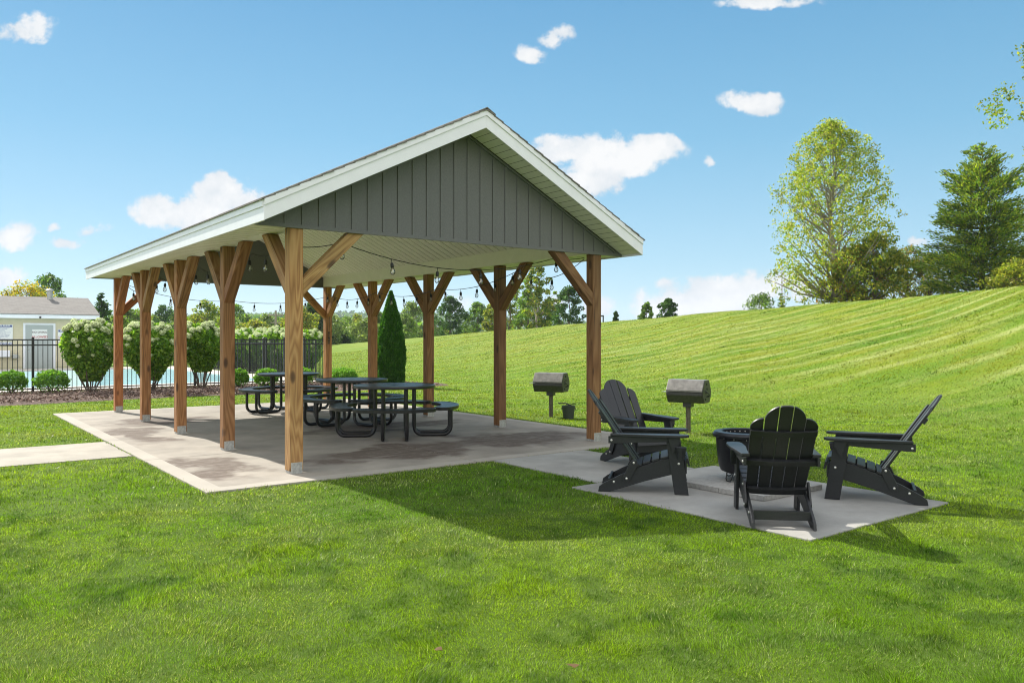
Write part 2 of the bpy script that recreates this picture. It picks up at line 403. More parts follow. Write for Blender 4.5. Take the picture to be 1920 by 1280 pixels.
# ------------------------------------------------------------------ pavilion
pav = empty('pavilion', ORG, YAW)
tag(pav, 'open timber pavilion with white trimmed gable roof and dark grey board and batten gable', 'pavilion')
H = 2.75; PW = .078
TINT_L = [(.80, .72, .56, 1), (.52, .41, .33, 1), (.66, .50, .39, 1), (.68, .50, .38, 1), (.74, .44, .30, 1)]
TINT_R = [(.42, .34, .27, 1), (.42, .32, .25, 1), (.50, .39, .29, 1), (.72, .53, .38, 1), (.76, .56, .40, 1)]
def post(u, v, tint):
    mb = MB(); mb.box(-PW, PW, -PW, PW, .03, H); o = mb.build('post', WOOD, pav, bevel=.008); o.location = (u, v, 0); o.color = tint
    mb = MB(); mb.box(-PW+.01, PW-.01, -PW+.01, PW-.01, 0, .03)
    for s in (-1, 1): mb.box(-PW+.012, PW-.012, s*PW-.002 if s > 0 else -PW-.003, s*PW+.003 if s > 0 else -PW+.002, .0, .125)
    b = mb.build('post_base', BRACKET, o, bevel=.001)
    return o
def brace(u, v, du, dv, tint):
    L = .72; w = .068
    prof = [(PW, H-L-.02-.095+.0), (PW, H-L-.02+.10), (L-.10, H), (L+.10, H)]
    prof = [(PW-.0, 1.985), (PW-.0, 2.18), (L-.075, H-.003), (L+.12, H-.003)]
    # build in frame with local z along brace
    d = Vector((1, 0, 1)).normalized(); x = Vector((1, 0, -1)).normalized(); yv = Vector((0, -1, 0))
    B = Matrix((x, x.cross(d)*-1, d)).transposed()  # columns x,y,z
    B = Matrix(((x.x, 0, d.x), (0, 1, 0), (x.z, 0, d.z)))
    if B.determinant() < 0: B.col[1] *= -1
    Bi = B.inverted()
    o3 = Vector((L/2, 0, 2.4)); mb = MB(); vs = []
    for a in (-w, w):
        for p, q in prof: vs.append(Bi @ (Vector((p, a, q))-o3))
    n = 4
    mb.add(vs, [(0,1,2,3), (7,6,5,4)]+[(i, (i+1) % n, n+(i+1) % n, n+i) for i in range(n)])
    ob = mb.build('brace', WOOD, pav, bevel=.006)
    ang = math.atan2(dv, du); M = Matrix.Translation((u, v, 0)) @ Matrix.Rotation(ang, 4, 'Z') @ Matrix.Translation(o3) @ B.to_4x4()
    ob.matrix_local = M; ob.color = tint
    return ob
WD = 4.6; SP = 2.33
def jit(t, k=.08): return tuple(min(1.2, c*(1+random.uniform(-k, k))) for c in t[:3])+(1,)
for row in (0, 1):
    for k in range(5):
        u = row*WD; v = k*SP; t = (TINT_L, TINT_R)[row][k]
        post(u, v, t)
        if k < 4: brace(u, v, 0, 1, jit(t))
        if k > 0: brace(u, v, 0, -1, jit(t))
        if k in (0, 4): brace(u, v, 1 if row == 0 else -1, 0, jit(t))
# small box on second right post
mb = MB(); mb.box(WD+PW, WD+PW+.03, SP-.05, SP+.04, 1.88, 2.1); mb.build('outlet_box', RUBBER, pav, bevel=.004)
# beams wrapped in white metal
V0, V1 = -.08, 9.40
for u0 in (-.09, WD-.09):
    mb = MB(); mb.box(u0, u0+.18, V0+.03, V1-.03, H+.003, H+.24)
    mb.build('beam', CREAM, pav, bevel=.004)
EU0, EU1, EV0, EV1 = -.5, 5.1, -.47, 9.80
GROOVE_SHADE = simple('vinyl_groove_shade', (.48, .46, .38), .8, bump=0)  # shadow lines of the grooves painted in as a darker vinyl tone
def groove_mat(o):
    o.data.materials.append(GROOVE_SHADE)
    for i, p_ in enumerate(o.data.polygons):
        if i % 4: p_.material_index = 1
def strips_flat(mb, u0, u1, v0, v1, zf, step=.19, groove=.018, depth=.012):
    v = v0
    prof = []
    while v < v1-1e-6:
        e = min(v+step-groove, v1); prof += [(v, 0), (e, 0)]
        if e+groove < v1: prof += [(e+.001, depth), (e+groove-.001, depth)]
        v += step
    vs = []
    for (vv, dd) in prof:
        vs += [(u0, vv, zf(u0)+dd), (u1, vv, zf(u1)+dd)]
    fs = [(2*i, 2*i+1, 2*i+3, 2*i+2) for i in range(len(prof)-1)]
    mb.add(vs, fs)
# eave soffits (flat)
for (a, b) in ((EU0, .0-.093), (WD+.093, EU1)):
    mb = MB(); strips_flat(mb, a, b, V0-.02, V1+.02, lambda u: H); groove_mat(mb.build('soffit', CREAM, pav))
PEAK = 4.10; UC = 2.3
def zc(u): return H+.17 + (PEAK-.12-H-.17)*(1-abs(u-UC)/(UC+.0))
for (a, b) in ((.09, UC), (UC, WD-.09)):
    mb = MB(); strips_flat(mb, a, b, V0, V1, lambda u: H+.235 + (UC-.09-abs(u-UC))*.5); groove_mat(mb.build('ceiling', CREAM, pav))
# rake soffits front/back (sloped)
zr = lambda u: 2.755 + (UC-EU0-abs(u-UC))*.5
for (va, vb) in ((EV0+.02, V0-.02), (V1+.02, EV1-.02)):
    for (a, b) in ((EU0+.002, UC), (UC, EU1-.002)):
        mb = MB()
        # strips run across; lay panels along slope
        n = 26
        for q in range(n):
            ua = a+(b-a)*q/n; ub = a+(b-a)*(q+1)/n-.006*(1 if b > a else -1)
            mb.add([(ua, va, zr(ua)), (ub, va, zr(ub)), (ub, vb, zr(ub)), (ua, vb, zr(ua))], [(0, 1, 2, 3)])
            uc_ = a+(b-a)*(q+1)/n
            mb.add([(ub, va, zr(ub)+.008), (uc_, va, zr(uc_)+.008), (uc_, vb, zr(uc_)+.008), (ub, vb, zr(ub)+.008)], [(0, 1, 2, 3)])
        mb.build('rake_soffit', CREAM, pav)
# gable siding front and back
for (vf, sg) in ((V0, -1), (V1, 1)):
    mb = MB(); hb = H-.005
    tri = [(EU0+.01, hb), (EU1-.01, hb), (UC, hb+(UC-EU0-.01)*.5+.0)]
    mb.prism(tri, vf, vf+.02*(-sg), 'y')
    k = 0; u = -.333
    while u < EU1-.1:
        zt = hb+(UC-EU0-.01-abs(u-UC))*.5-.015
        if zt-hb > .03:
            y0, y1 = sorted((vf+sg*.014, vf+sg*.0005)); mb.box(u-.019, u+.019, y0, y1, hb+.03, zt)
        u += .203
    y0, y1 = sorted((vf+sg*.022, vf+sg*.0005)); mb.box(EU0+.02, EU1-.02, y0, y1, hb-.012, hb+.03)
    # sloping frieze strips
    for s in (-1, 1):
        L = (UC-EU0-.02)
        pts = [(UC, hb+L*.5+.003), (UC+s*L, hb+.003), (UC+s*(L-.06), hb+.003), (UC, hb+L*.5-.03)]
        mb.prism(pts, y0-.003 if sg < 0 else y0, y1 if sg < 0 else y1+.003, 'y')
    mb.build('gable_siding', SIDING, pav, bevel=.002)
# fascias (eave) two-step, rake boards
for (u0, s) in ((EU0, -1), (EU1, 1)):
    mb = MB()
    a, b = sorted((u0, u0+s*.02)); mb.box(a, b, EV0-.0, EV1+.0, H-.02, H+.125)
    a, b = sorted((u0, u0+s*.032)); mb.box(a, b, EV0-.0, EV1+.0, H+.125, H+.197)
    mb.build('eave_fascia', WHITE, pav, bevel=.002)
for (v0, s) in ((EV0, -1), (EV1, 1)):
    for q in (-1, 1):
        mb = MB(); Lh = UC-EU0+.02
        def rk(z0, z1): return [(UC, z1+Lh*.5), (UC, z0+Lh*.5), (UC+q*Lh, z0), (UC+q*Lh, z1)]
        a, b = sorted((v0, v0+s*.022)); mb.prism(rk(H-.02, H+.135), a, b, 'y')
        a, b = sorted((v0, v0+s*.036)); mb.prism(rk(H+.135, H+.202), a, b, 'y')
        mb.build('rake_fascia', WHITE, pav, bevel=.002)
# roof deck with shingle courses (stepped)
rf = None
for q in (-1, 1):
    mb = MB(); Lh = UC-EU0+.05; n = 22; sl = math.hypot(1, .5); Mq = None
    for c in range(n):
        d0 = Lh*c/n; d1 = Lh*(c+1)/n+.02; zt = H+.187+.012
        x0 = UC+q*(Lh-d0); x1 = UC+q*(Lh-d1) if c < n-1 else UC
        dd = Lh if c == n-1 else d1
        lift = .012; j0 = random.uniform(-.006, .010); j1 = random.uniform(-.006, .010)
        z0 = zt+d0*.5-.0; z1 = zt+dd*.5-.012
        mb.add([(x0, EV0-.045+j0, z0-.008), (x1, EV0-.045+j0, z1-.008), (x1, EV1+.045+j1, z1-.008), (x0, EV1+.045+j1, z0-.008),
                (x0, EV0-.045+j0, z0+lift-.004), (x1, EV0-.045+j0, z1+lift-.004), (x1, EV1+.045+j1, z1+lift-.004), (x0, EV1+.045+j1, z0+lift-.004)],
               [(0,1,2,3), (7,6,5,4), (0,4,5,1), (1,5,6,2), (2,6,7,3), (3,7,4,0)])
    mb.build('shingle_roof', SHING, pav)
mb = MB(); zt = H+.187+.012+(UC-EU0+.05)*.5
mb.prism([(UC-.13, zt-.06), (UC, zt+.006), (UC+.13, zt-.06), (UC+.13, zt-.048), (UC, zt+.02), (UC-.13, zt-.048)], EV0-.05, EV1+.05, 'y'); mb.build('ridge_cap', SHING, pav)

# ------------------------------------------------------------------ string lights
def catenary(p, q, sag, n=14):
    p = Vector(p); q = Vector(q); return [p.lerp(q, t/n) - Vector((0, 0, sag*4*(t/n)*(1-t/n))) for t in range(n+1)]
bulb_s = MB(); bulb_s.lathe([(.004, 0), (.004, -.045), (.016, -.05), (.021, -.075), (.021, -.105), (.015, -.112)], 10)
bulb_g = MB(); bulb_g.lathe([(.014, -.112), (.024, -.13), (.031, -.155), (.029, -.178), (.015, -.195), (0.001, -.199)], 12)
bulb_f = MB(); bulb_f.tube([(0, 0, -.11), (.004, 0, -.14), (-.004, 0, -.165)], .004, 5)
proto_bulb = None
def strand(label, segs, step=.62, off=.3):
    global proto_bulb
    t = empty('string_light', ORG, YAW); tag(t, label, 'string lights')
    pts = []
    for s_ in segs:
        c = catenary(*s_); pts += c if not pts else c[1:]
    mb = MB(); mb.tube(pts, .0055, 6); mb.build('cord', RUBBER, t, smooth=True)
    d = off; acc = 0
    for a, b in zip(pts[:-1], pts[1:]):
        l = (b-a).length
        while acc+l > d:
            p = a.lerp(b, (d-acc)/l)
            if proto_bulb is None:
                s1 = bulb_s.build('bulb', RUBBER, t, smooth=True)
                g1 = bulb_g.build('glass', GLASS, s1, smooth=True); f1 = bulb_f.build('filament', BULBB, s1)
                proto_bulb = s1
                s1.location = p
            else:
                s1 = copy_tree(proto_bulb, t); s1.location = p
            s1.rotation_euler = (random.uniform(-.12, .12), random.uniform(-.12, .12), random.uniform(0, 6))
            d += step
        acc += l
# front strand: from behind L1, up to the gable brace, sagging across to R1
strand('black cord of clear bulbs sagging across the open front under the dark gable',
       [((.12, .1, 2.55), (.62, .12, 2.64), .02), ((.62, .12, 2.64), (3.95, .15, 2.66), .24), ((3.95, .15, 2.66), (4.5, .1, 2.7), .02)], .68, .53)
strand('black cord of clear bulbs running from post to post along the grass bank side',
       [((4.5, .1, 2.68), (4.5, 1.7, 2.62), .20), ((4.5, 1.7, 2.62), (4.5, 4.2, 2.45), .12), ((4.5, 4.2, 2.45), (4.5, 6.6, 2.5), .12), ((4.5, 6.6, 2.5), (4.5, 9.25, 2.6), .16)], .52, .25)
strand('black cord of clear bulbs strung across the far open end of the pavilion',
       [((.12, 9.2, 2.62), (2.3, 9.2, 2.35), .12), ((2.3, 9.2, 2.35), (4.5, 9.2, 2.5), .10)], .60, .3)
strand('black cord of clear bulbs looped under the pool side beam',
       [((.14, .25, 2.66), (.14, 1.75, 2.62), .10), ((.14, 1.75, 2.62), (.14, 4.1, 2.6), .16), ((.14, 4.1, 2.6), (.14, 6.5, 2.6), .16), ((.14, 6.5, 2.6), (.14, 9.2, 2.6), .2)], .62, .4)
mb = MB()
for k in range(5):
    z = 1.65-.06*k; mb.tube([(.02*math.cos(a), .02*math.sin(a), z+.03*math.sin(2*a+k)) for a in np.linspace(0, 6.28, 10)], .006, 5)
mb.tube([(0, 0, 2.45), (.01, 0, 2.1), (0, 0.01, 1.7)], .005, 5)
o = mb.build('cord_coil', RUBBER, None); o.location = W(WD-.02, 4*SP-.13); tag(o, 'loose black cord hanging coiled on the far corner post', 'cord')

# ------------------------------------------------------------------ round picnic tables
def make_table():
    t = empty('picnic_table', (0, 0, 0))
    ZT = .79; RT = .63; ZS = .475
    mb = MB(); mb.lathe([(.03, ZT-.006), (RT-.012, ZT-.006), (RT-.012, ZT), (.03, ZT)], 48, close=True); mb.build('tabletop', PERF, t)
    mb = MB(); mb.lathe([(RT-.02, ZT+.003), (RT, ZT), (RT+.004, ZT-.02), (RT, ZT-.045), (RT-.012, ZT-.045), (RT-.012, ZT-.006)], 48, close=True)
    mb.lathe([(.028, ZT+.003), (.055, ZT+.003), (.055, ZT-.03), (.028, ZT-.03)], 20, close=True)
    mb.build('table_rim', BLACKM, t, smooth=True)
    for k in range(4):
        a0 = k*math.pi/2; Mr = Matrix.Rotation(a0, 4, 'Z')
        # crescent seat: kidney outline between inner and outer arcs
        A = R(33); ro, ri = 1.0, .73; rm = (ro+ri)/2; hw = (ro-ri)/2; out = []
        for s in np.linspace(-A, A, 17): out.append((ro*math.cos(s), ro*math.sin(s)))
        for s in np.linspace(0, math.pi, 9)[1:-1]:
            c = (rm*math.cos(A), rm*math.sin(A)); out.append((c[0]+hw*math.cos(A+s), c[1]+hw*math.sin(A+s)))
        for s in np.linspace(A, -A, 17): out.append((ri*math.cos(s), ri*math.sin(s)))
        for s in np.linspace(math.pi, 2*math.pi, 9)[1:-1]:
            c = (rm*math.cos(A), -rm*math.sin(A)); out.append((c[0]+hw*math.cos(s-A), c[1]+hw*math.sin(s-A)))
        mb = MB(); mb.prism(out, ZS-.004, ZS, 'z', Mr); seat = mb.build('seat', PERF, t)
        mb = MB()
        pts = [Mr @ Vector((x, y, ZS-.016)) for x, y in out]; n = len(out)
        ins = []
        for idx in range(n):
            p, q = Vector(out[idx-1]), Vector(out[(idx+1) % n]); tn = (q-p).normalized(); nrm = Vector((tn.y, -tn.x)); ins.append(Vector(out[idx])-nrm*.016)
        vs = []
        for (x, y), i2 in zip(out, ins):
            vs += [Mr @ Vector((x, y, ZS+.004)), Mr @ Vector((x, y, ZS-.045)), Mr @ Vector((i2.x, i2.y, ZS-.045)), Mr @ Vector((i2.x, i2.y, ZS+.004))]
        fs = []
        for idx in range(n):
            j = (idx+1) % n
            for e in range(4): fs.append((4*idx+e, 4*idx+(e+1) % 4, 4*j+(e+1) % 4, 4*j+e))
        mb.add(vs, fs); mb.build('seat_rim', BLACKM, seat, smooth=True)
        # two U tubes per seat
        for s in (-1, 1):
            y = s*.175; x0, x1 = .30, .865; rr = .12; zb = .028
            pts = [(x0, y, ZT-.03), (x0, y, zb+rr+.03)]
            pts += [(x0+rr-rr*math.cos(a), y, zb+rr-rr*math.sin(a)) for a in np.linspace(0, math.pi/2, 8)]
            pts += [(x1-rr+rr*math.sin(a), y, zb+rr-rr*math.cos(a)) for a in np.linspace(0, math.pi/2, 8)]
            pts += [(x1, y, ZS-.02)]
            mb = MB(); mb.tube([Mr @ Vector(p) for p in pts], .028, 10); mb.build('leg', BLACKM, t, smooth=True)
        for (y0_, y1_) in ((-.2, -.15), (.15, .2)):
            mb = MB(); mb.box(.70, .95, y0_, y1_, ZS-.035, ZS-.02, Mr); mb.build('seat_bracket', BLACKM, seat)
        for (y0_, y1_) in ((-.19, -.16), (.16, .19)):
            mb = MB(); mb.box(.1, .55, y0_, y1_, ZT-.04, ZT-.008, Mr); mb.build('top_bracket', BLACKM, t)
    return t
tab = make_table()
tabs = [((-1.83, 12.35), R(-90+8.5), 'round black mesh picnic table nearest the front, its rim overlapping the one behind'),
        ((-2.86, 14.15), R(45+4), 'round black mesh picnic table standing between the other two'),
        ((-4.66, 16.55), R(45+4), 'round black mesh picnic table farthest back, sunlit and partly behind the nearest post')]
for i, (p, a, lab) in enumerate(tabs):
    o = tab if i == 0 else copy_tree(tab)
    o.location = (p[0], p[1], 0); o.rotation_euler = (0, 0, a); tag(o, lab, 'picnic table', 'round picnic tables under the pavilion')

# ------------------------------------------------------------------ adirondack chairs
def make_chair():
    t = empty('adirondack_chair', (0, 0, 0))
    P = BLACKP
    for s in (-1, 1):
        y = s*.245; a, b = sorted((y, y-s*.024))
        rail = [(-.455, .0), (-.34, 0), (.0, .115), (.36, .215), (.38, .24), (.38, .335), (.33, .362), (.15, .325), (-.02, .265), (-.24, .17), (-.40, .085), (-.445, .05)]
        mb = MB(); mb.prism(rail, a, b); mb.build('side_rail', P, t, bevel=.003)
        a, b = sorted((y+s*.002, y+s*.028)); leg = [(.285, 0), (.42, 0), (.335, .555), (.20, .555)]
        mb = MB(); mb.prism(leg, a, b); lg = mb.build('leg', P, t, bevel=.003)
        a2, b2 = sorted((y+s*.028, y+s*.07)); mb = MB(); mb.prism([(.22, .553), (.33, .553), (.335, .50), (.27, .40)], a2, b2); mb.build('arm_bracket', P, lg, bevel=.002)
        # arm
        yo, yi = y+s*.105, y-s*.035; xs = [(-.33, y-s*.0), (-.33, y+s*.065), (-.06, y+s*.085), (.12, yo), (.34, yo), (.40, y+s*.085), (.425, y+s*.03), (.40, y-s*.02), (.34, yi), (.10, yi), (-.10, y-s*.012)]
        mb = MB(); mb.prism(xs, .556, .580, 'z'); ar = mb.build('armrest', P, t, bevel=.004)
        a3, b3 = sorted((y+s*.03, y+s*.052)); mb = MB(); mb.prism([(-.35, .485), (-.35, .554), (.22, .554), (.22, .51), (-.28, .485)], a3, b3); mb.build('arm_rail', P, ar, bevel=.002)
        # pivot plate
        a4, b4 = sorted((y+s*.003, y+s*.02)); mb = MB()
        mb.prism([(-.205, .115), (-.165, .105), (-.135, .13), (-.065, .275), (-.075, .315), (-.115, .325), (-.14, .30), (-.21, .155)], a4, b4); mb.build('pivot_plate', P, t, bevel=.003)
        # bolts
        for (bx, bz, yy) in ((-.175, .14, .022), (-.105, .295, .022), (.325, .30, .030), (-.32, .515, .054), (.27, .535, .054), (-.30, .10, .002)):
            mb = MB(); Mx = Matrix.Translation((bx, y+s*yy, bz)) @ Matrix.Rotation(-s*math.pi/2, 4, 'X')
            mb.lathe([(.011, -.002), (.011, .003), (.006, .007), (.001, .008)], 10, M=Mx); mb.build('bolt', STEEL, t)
    # seat slats along rail top
    tops = [(.405, .315, 75), (.355, .385, 12), (.275, .366, -14), (.19, .345, -15), (.105, .320, -17), (.02, .292, -18), (-.06, .262, -20)]
    for (x, z, ang) in tops:
        M = Matrix.Translation((x, 0, z)) @ Matrix.Rotation(-R(ang if ang > 20 else ang*-1 if False else ang), 4, 'Y')
        mb = MB(); mb.box(-.037, .037, -.25, .25, -.002, .018, Matrix.Translation((x, 0, z-.004)) @ Matrix.Rotation(R(ang), 4, 'Y'))
        mb.build('seat_slat', P, t, bevel=.003)
    # front apron
    mb = MB(); mb.box(.382, .402, -.245, .245, .20, .33); mb.build('apron', P, t, bevel=.003)
    # rear stretcher and lower curved back support
    mb = MB(); mb.box(-.36, -.335, -.222, .222, .055, .13, None); mb.build('stretcher', P, t, bevel=.003)
    bd = Vector((-.555, 0, .83)).normalized(); bn = Vector((bd.z, 0, -bd.x)); B0 = Vector((-.085, 0, .235))
    MBk = Matrix(((bn.x, 0, bd.x, B0.x), (0, 1, 0, B0.y), (bn.z, 0, bd.z, B0.z), (0, 0, 0, 1)))   # local x = forward normal, z = up the back
    if MBk.to_3x3().determinant() < 0: pass
    Lb = .90
    def topz(y):
        ay = abs(y)
        if ay < .158: return .745 + math.sqrt(max(0, .158**2-ay**2))*.98
        k = (ay-.158)/(.262-.158); return .655 + .105*math.sqrt(max(0, 1-k*k))
    gaps = [-.262, -.158, -.053, .053, .158, .262]
    for k in range(5):
        y0, y1 = gaps[k]+.0035, gaps[k+1]-.0035; poly = []
        f = .92; curve = -.018*((abs((y0+y1)/2)/.21)**2)
        n = 9
        poly = [(y0*f, 0.0), (y1*f, 0.0)]
        for i in range(n+1):
            y = y1+(y0-y1)*i/n; poly.append((y, min(topz(y), topz(y1) if False else 9)))
        mb = MB(); mb.prism(poly, .0-curve*-1-.0, .02+curve, 'x', MBk) if False else mb.prism(poly, -curve*1.0, -curve+.018, 'x', MBk)
        mb.build('back_slat', P, t, bevel=.003)
    def curved(z0, z1, hw, dep, th, name):
        poly = []
        for i in range(13):
            y = -hw+2*hw*i/12; poly.append((y, dep*(y/hw)**2-.002))
        for i in range(13):
            y = hw-2*hw*i/12; poly.append((y, dep*(y/hw)**2-.002-th))
        vs = [(p[1], p[0], z) for z in (z0, z1) for p in poly]; n = len(poly)
        mb = MB(); mb.add([MBk @ Vector(q) for q in vs], [tuple(range(n)), tuple(range(n, 2*n))[::-1]]+[(i, (i+1) % n, n+(i+1) % n, n+i) for i in range(n)])
        mb.build(name, P, t, bevel=.002)
    curved(.60, .655, .255, .018, .020, 'back_brace'); curved(.31, .36, .285, .012, .034, 'back_brace'); curved(-.01, .05, .235, .012, .030, 'back_brace')
    # cup holder on sitter's right (y negative)
    mb = MB(); mb.lathe([(.042, -.02), (.052, -.02), (.054, .012), (.048, .012), (.040, -.015)], 20, c=(.345, -.335, .455), close=True)
    mb.lathe([(.001, -.1), (.036, -.1), (.041, -.02), (.037, -.02), (.033, -.095), (.001, -.095)], 18, c=(.345, -.335, .455))
    mb.box(.30, .39, -.29, -.262, .40, .46); mb.build('cup_holder', P, t, smooth=True)
    return t
ch = make_chair()
def ang(dx, dy): return math.atan2(dy, dx)
# (mid ground point world, facing)
def mid(rear, front): return ((rear[0]+front[0])/2, (rear[1]+front[1])/2)
chairs = [
 ((1.345, 7.98), ang(.98, -.196), 'black adirondack chair in side view on the near left of the pad, facing right'),
 ((1.50, 9.53), ang(.40, -.92), 'black adirondack chair behind the side view chair, the front of its slatted back facing us'),
 ((2.21, 6.69), ang(.14, .99), 'black adirondack chair seen from directly behind in front of the fire pit'),
 ((3.44, 7.55), ang(-.913, .404), 'black adirondack chair at the right of the pad, facing left with reclined back lit'),
]
for i, (p, a, lab) in enumerate(chairs):
    o = ch if i == 0 else copy_tree(ch)
    o.location = (p[0], p[1], -.003); o.rotation_euler = (0, 0, a); tag(o, lab, 'chair', 'adirondack chairs round the fire pit')

# ------------------------------------------------------------------ fire pit
fp = empty('fire_pit', (2.43, 8.2, .045)); tag(fp, 'round black steel fire pit standing among the chairs', 'fire pit')
FP = simple('pit_steel', (.014, .015, .018), .38, metal=.3, nscale=30, amt=.3, bump=.05)
mb = MB(); mb.lathe([(.02, .075), (.20, .075), (.262, .10), (.285, .16), (.302, .30), (.312, .44), (.302, .44), (.29, .30), (.27, .17), (.2, .1), (.02, .09)], 40); mb.build('bowl', FP, fp, smooth=True)
mb = MB(); mb.lathe([(.335, .455), (.338, .475), (.318, .492), (.262, .497), (.255, .485), (.255, .40), (.248, .40), (.246, .50), (.262, .508), (.325, .502), (.345, .478), (.342, .452)], 44, close=True); mb.build('rim', FP, fp, smooth=True)
mb = MB()
for k in range(28):
    a = 2*math.pi*k/28; mb.lathe([(.007, 0), (.007, .002), (.001, .002)], 8, M=Matrix.Rotation(a, 4, 'Z') @ Matrix.Translation((.247, 0, .475)) @ Matrix.Rotation(-math.pi/2, 4, 'Y'))
mb.build('vent_ring', STEEL, fp)  # pale steel studs stand in for light showing through vent holes
for k in range(4):
    a = k*math.pi/2+.5; M = Matrix.Rotation(a, 4, 'Z')
    mb = MB(); mb.tube([M @ Vector(p) for p in [(.225, -.045, .10), (.25, -.038, .03), (.252, -.025, .008), (.252, 0, .006), (.252, .025, .008), (.25, .038, .03), (.225, .045, .10)]], .006, 6); mb.build('leg', RUBBER, fp, smooth=True)
for k in range(3):
    pass
mb = MB()
for k in range(16):
    a = 2*math.pi*k/16+.1; c, s = math.cos(a), math.sin(a); mb.box(-.012, .012, -.003, .003, .44, .458, Matrix.Rotation(a, 4, 'Z') @ Matrix.Translation((.312, 0, 0)))
mb.build('spacer', STEEL, fp)

# ------------------------------------------------------------------ park grills
def make_grill():
    t = empty('park_grill', (0, 0, 0))
    mb = MB(); mb.tube([(0, 0, -.1), (0, 0, .50)], .040, 12); mb.build('post', POSTM, t, smooth=True)
    mb = MB(); mb.box(-.07, .07, -.07, .07, .42, .50); mb.build('collar', GRILLM, t, bevel=.006)
    low = [(-.13, .495), (.13, .495), (.205, .62), (.205, .665), (-.205, .665), (-.205, .62)]
    mb = MB(); mb.prism(low, -.30, .30, 'x'); mb.build('firebox', GRILLM, t, bevel=.006)
    lid = [(-.205, .672), (.205, .672), (.205, .70), (.10, .865), (-.10, .865), (-.205, .70)]
    mb = MB(); mb.prism(lid, -.302, .302, 'x'); ld = mb.build('lid', simple('lid_steel_lit', (.21, .20, .185), .38, metal=.35, nscale=14, amt=.25, bump=.1), t, bevel=.006)  # paler than the firebox: sky light on the lid put into its colour
    end = [(-.12, .505), (.12, .505), (.195, .62), (.195, .70), (.095, .855), (-.095, .855), (-.195, .70), (-.195, .62)]
    mb = MB(); mb.prism(end, .305, .312, 'x'); mb.build('end_plate', GRILLM, t)
    mb = MB()
    for (y, z) in ((-.02, .80), (.0, .72), (-.05, .66), (.05, .60), (-.07, .56)): mb.lathe([(.018, 0), (.018, .008), (.008, .012), (.001, .012)], 10, M=Matrix.Translation((.312, y, z)) @ Matrix.Rotation(math.pi/2, 4, 'Y'))
    mb.tube([(.315, -.10, .70), (.37, -.11, .66), (.38, -.04, .62), (.315, -.03, .60)], .008, 6)
    mb.build('handle', RUBBER, t, smooth=True)
    mb = MB(); mb.box(-.42, -.302, -.10, .06, .655, .663); mb.build('side_shelf', simple('worn_steel', (.4, .38, .33), .4, metal=.5, bump=0), t)
    return t
gr = make_grill()
for i, (p, a, lab) in enumerate([((2.86, 12.85), -R(33), 'dark steel park grill on a post at the right, beyond the fire pit chairs'), ((.76, 15.45), -R(25), 'dark steel park grill left of the right front post, a bucket beside it')]):
    o = gr if i == 0 else copy_tree(gr)
    o.location = (p[0], p[1], -.02); o.rotation_euler = (0, 0, a); tag(o, lab, 'grill', 'park grills on the lawn')
bk = empty('bucket', (1.08, 15.15, -.02)); tag(bk, 'dark green ash bucket on the grass by the far grill', 'bucket')
mb = MB(); mb.lathe([(.10, 0), (.125, .235), (.132, .238), (.132, .25), (.12, .25), (.095, .02), (.01, .02)], 20); mb.build('pail', BUCKET, bk, smooth=True)
for x_ in (-.135, .12): mb = MB(); mb.box(x_, x_+.015, -.02, .02, .18, .21); mb.build('lug', RUBBER, bk)
o = empty('tongs', (1.08, 15.15, .245)); tag(o, 'thin black metal poker and lifter lying across the bucket', 'tool')
mb = MB(); mb.tube([(-.20, 0, .03), (-.05, .02, .03), (.03, .02, -.005)], .012, 6); mb.tube([(-.05, .0, .02), (.02, .0, -.005), (.10, .0, .02), (.14, -.01, .015)], .009, 6); mb.build('shaft', RUBBER, o)

# ------------------------------------------------------------------ foliage helpers
PAL = dict(
 green=[(.055, .10, .018), (.085, .14, .024), (.125, .18, .03)],
 dark=[(.022, .050, .014), (.032, .068, .018), (.05, .09, .022)],
 yellow=[(.28, .19, .012), (.34, .23, .018), (.18, .15, .02)],
 yg=[(.13, .155, .02), (.20, .20, .03), (.09, .125, .02), (.25, .215, .035)],
 pale=[(.13, .16, .06), (.17, .20, .07), (.09, .13, .045)],
 pine=[(.05, .085, .018), (.08, .12, .02), (.13, .155, .02), (.035, .065, .018)],
 bright=[(.06, .14, .018), (.09, .18, .025), (.12, .21, .03)],
 arb=[(.018, .058, .010), (.028, .078, .012), (.04, .10, .014)],
 brown=[(.18, .12, .05), (.13, .12, .045), (.12, .15, .04)],
 hyd=[(.07, .14, .018), (.115, .20, .028), (.19, .27, .04)],
)
LK = 1.55; WOB = 1.0
def leaf_geo(P, size, pal, asp=.55, clump=None, up=0.0, dirs=None):
    n = len(P); pal = np.array(pal)
    if dirs is None:
        t = rng.normal(size=(n, 3)); t[:, 2] += up
    else: t = dirs + rng.normal(size=(n, 3))*.35
    t /= np.linalg.norm(t, axis=1)[:, None]
    pal = pal*LK; q = rng.normal(size=(n, 3)); b = np.cross(t, q); b /= np.linalg.norm(b, axis=1)[:, None]
    s = (size*rng.uniform(.65, 1.35, n))[:, None]
    V = np.stack([P-t*s*.5, P+b*s*asp*.5, P+t*s*.5, P-b*s*asp*.5], 1).reshape(-1, 3)
    F = np.arange(4*n).reshape(n, 4)
    c = pal[rng.integers(0, len(pal), n)]*rng.uniform(.75, 1.25, n)[:, None]
    if clump is not None: c = c*clump[:, None]
    return V, F, np.repeat(c, 4, 0)
def crown_pts(centers, rads, per):
    n = len(centers); d = rng.normal(size=(n*per, 3)); d /= np.linalg.norm(d, axis=1)[:, None]
    rr = rng.uniform(.35, 1.0, n*per)**.6
    P = np.repeat(centers, per, 0) + d*(np.repeat(rads, per)*rr)[:, None]*np.array([1, 1, .8])
    k = np.repeat(rng.uniform(.72, 1.28, n), per)
    return P, k
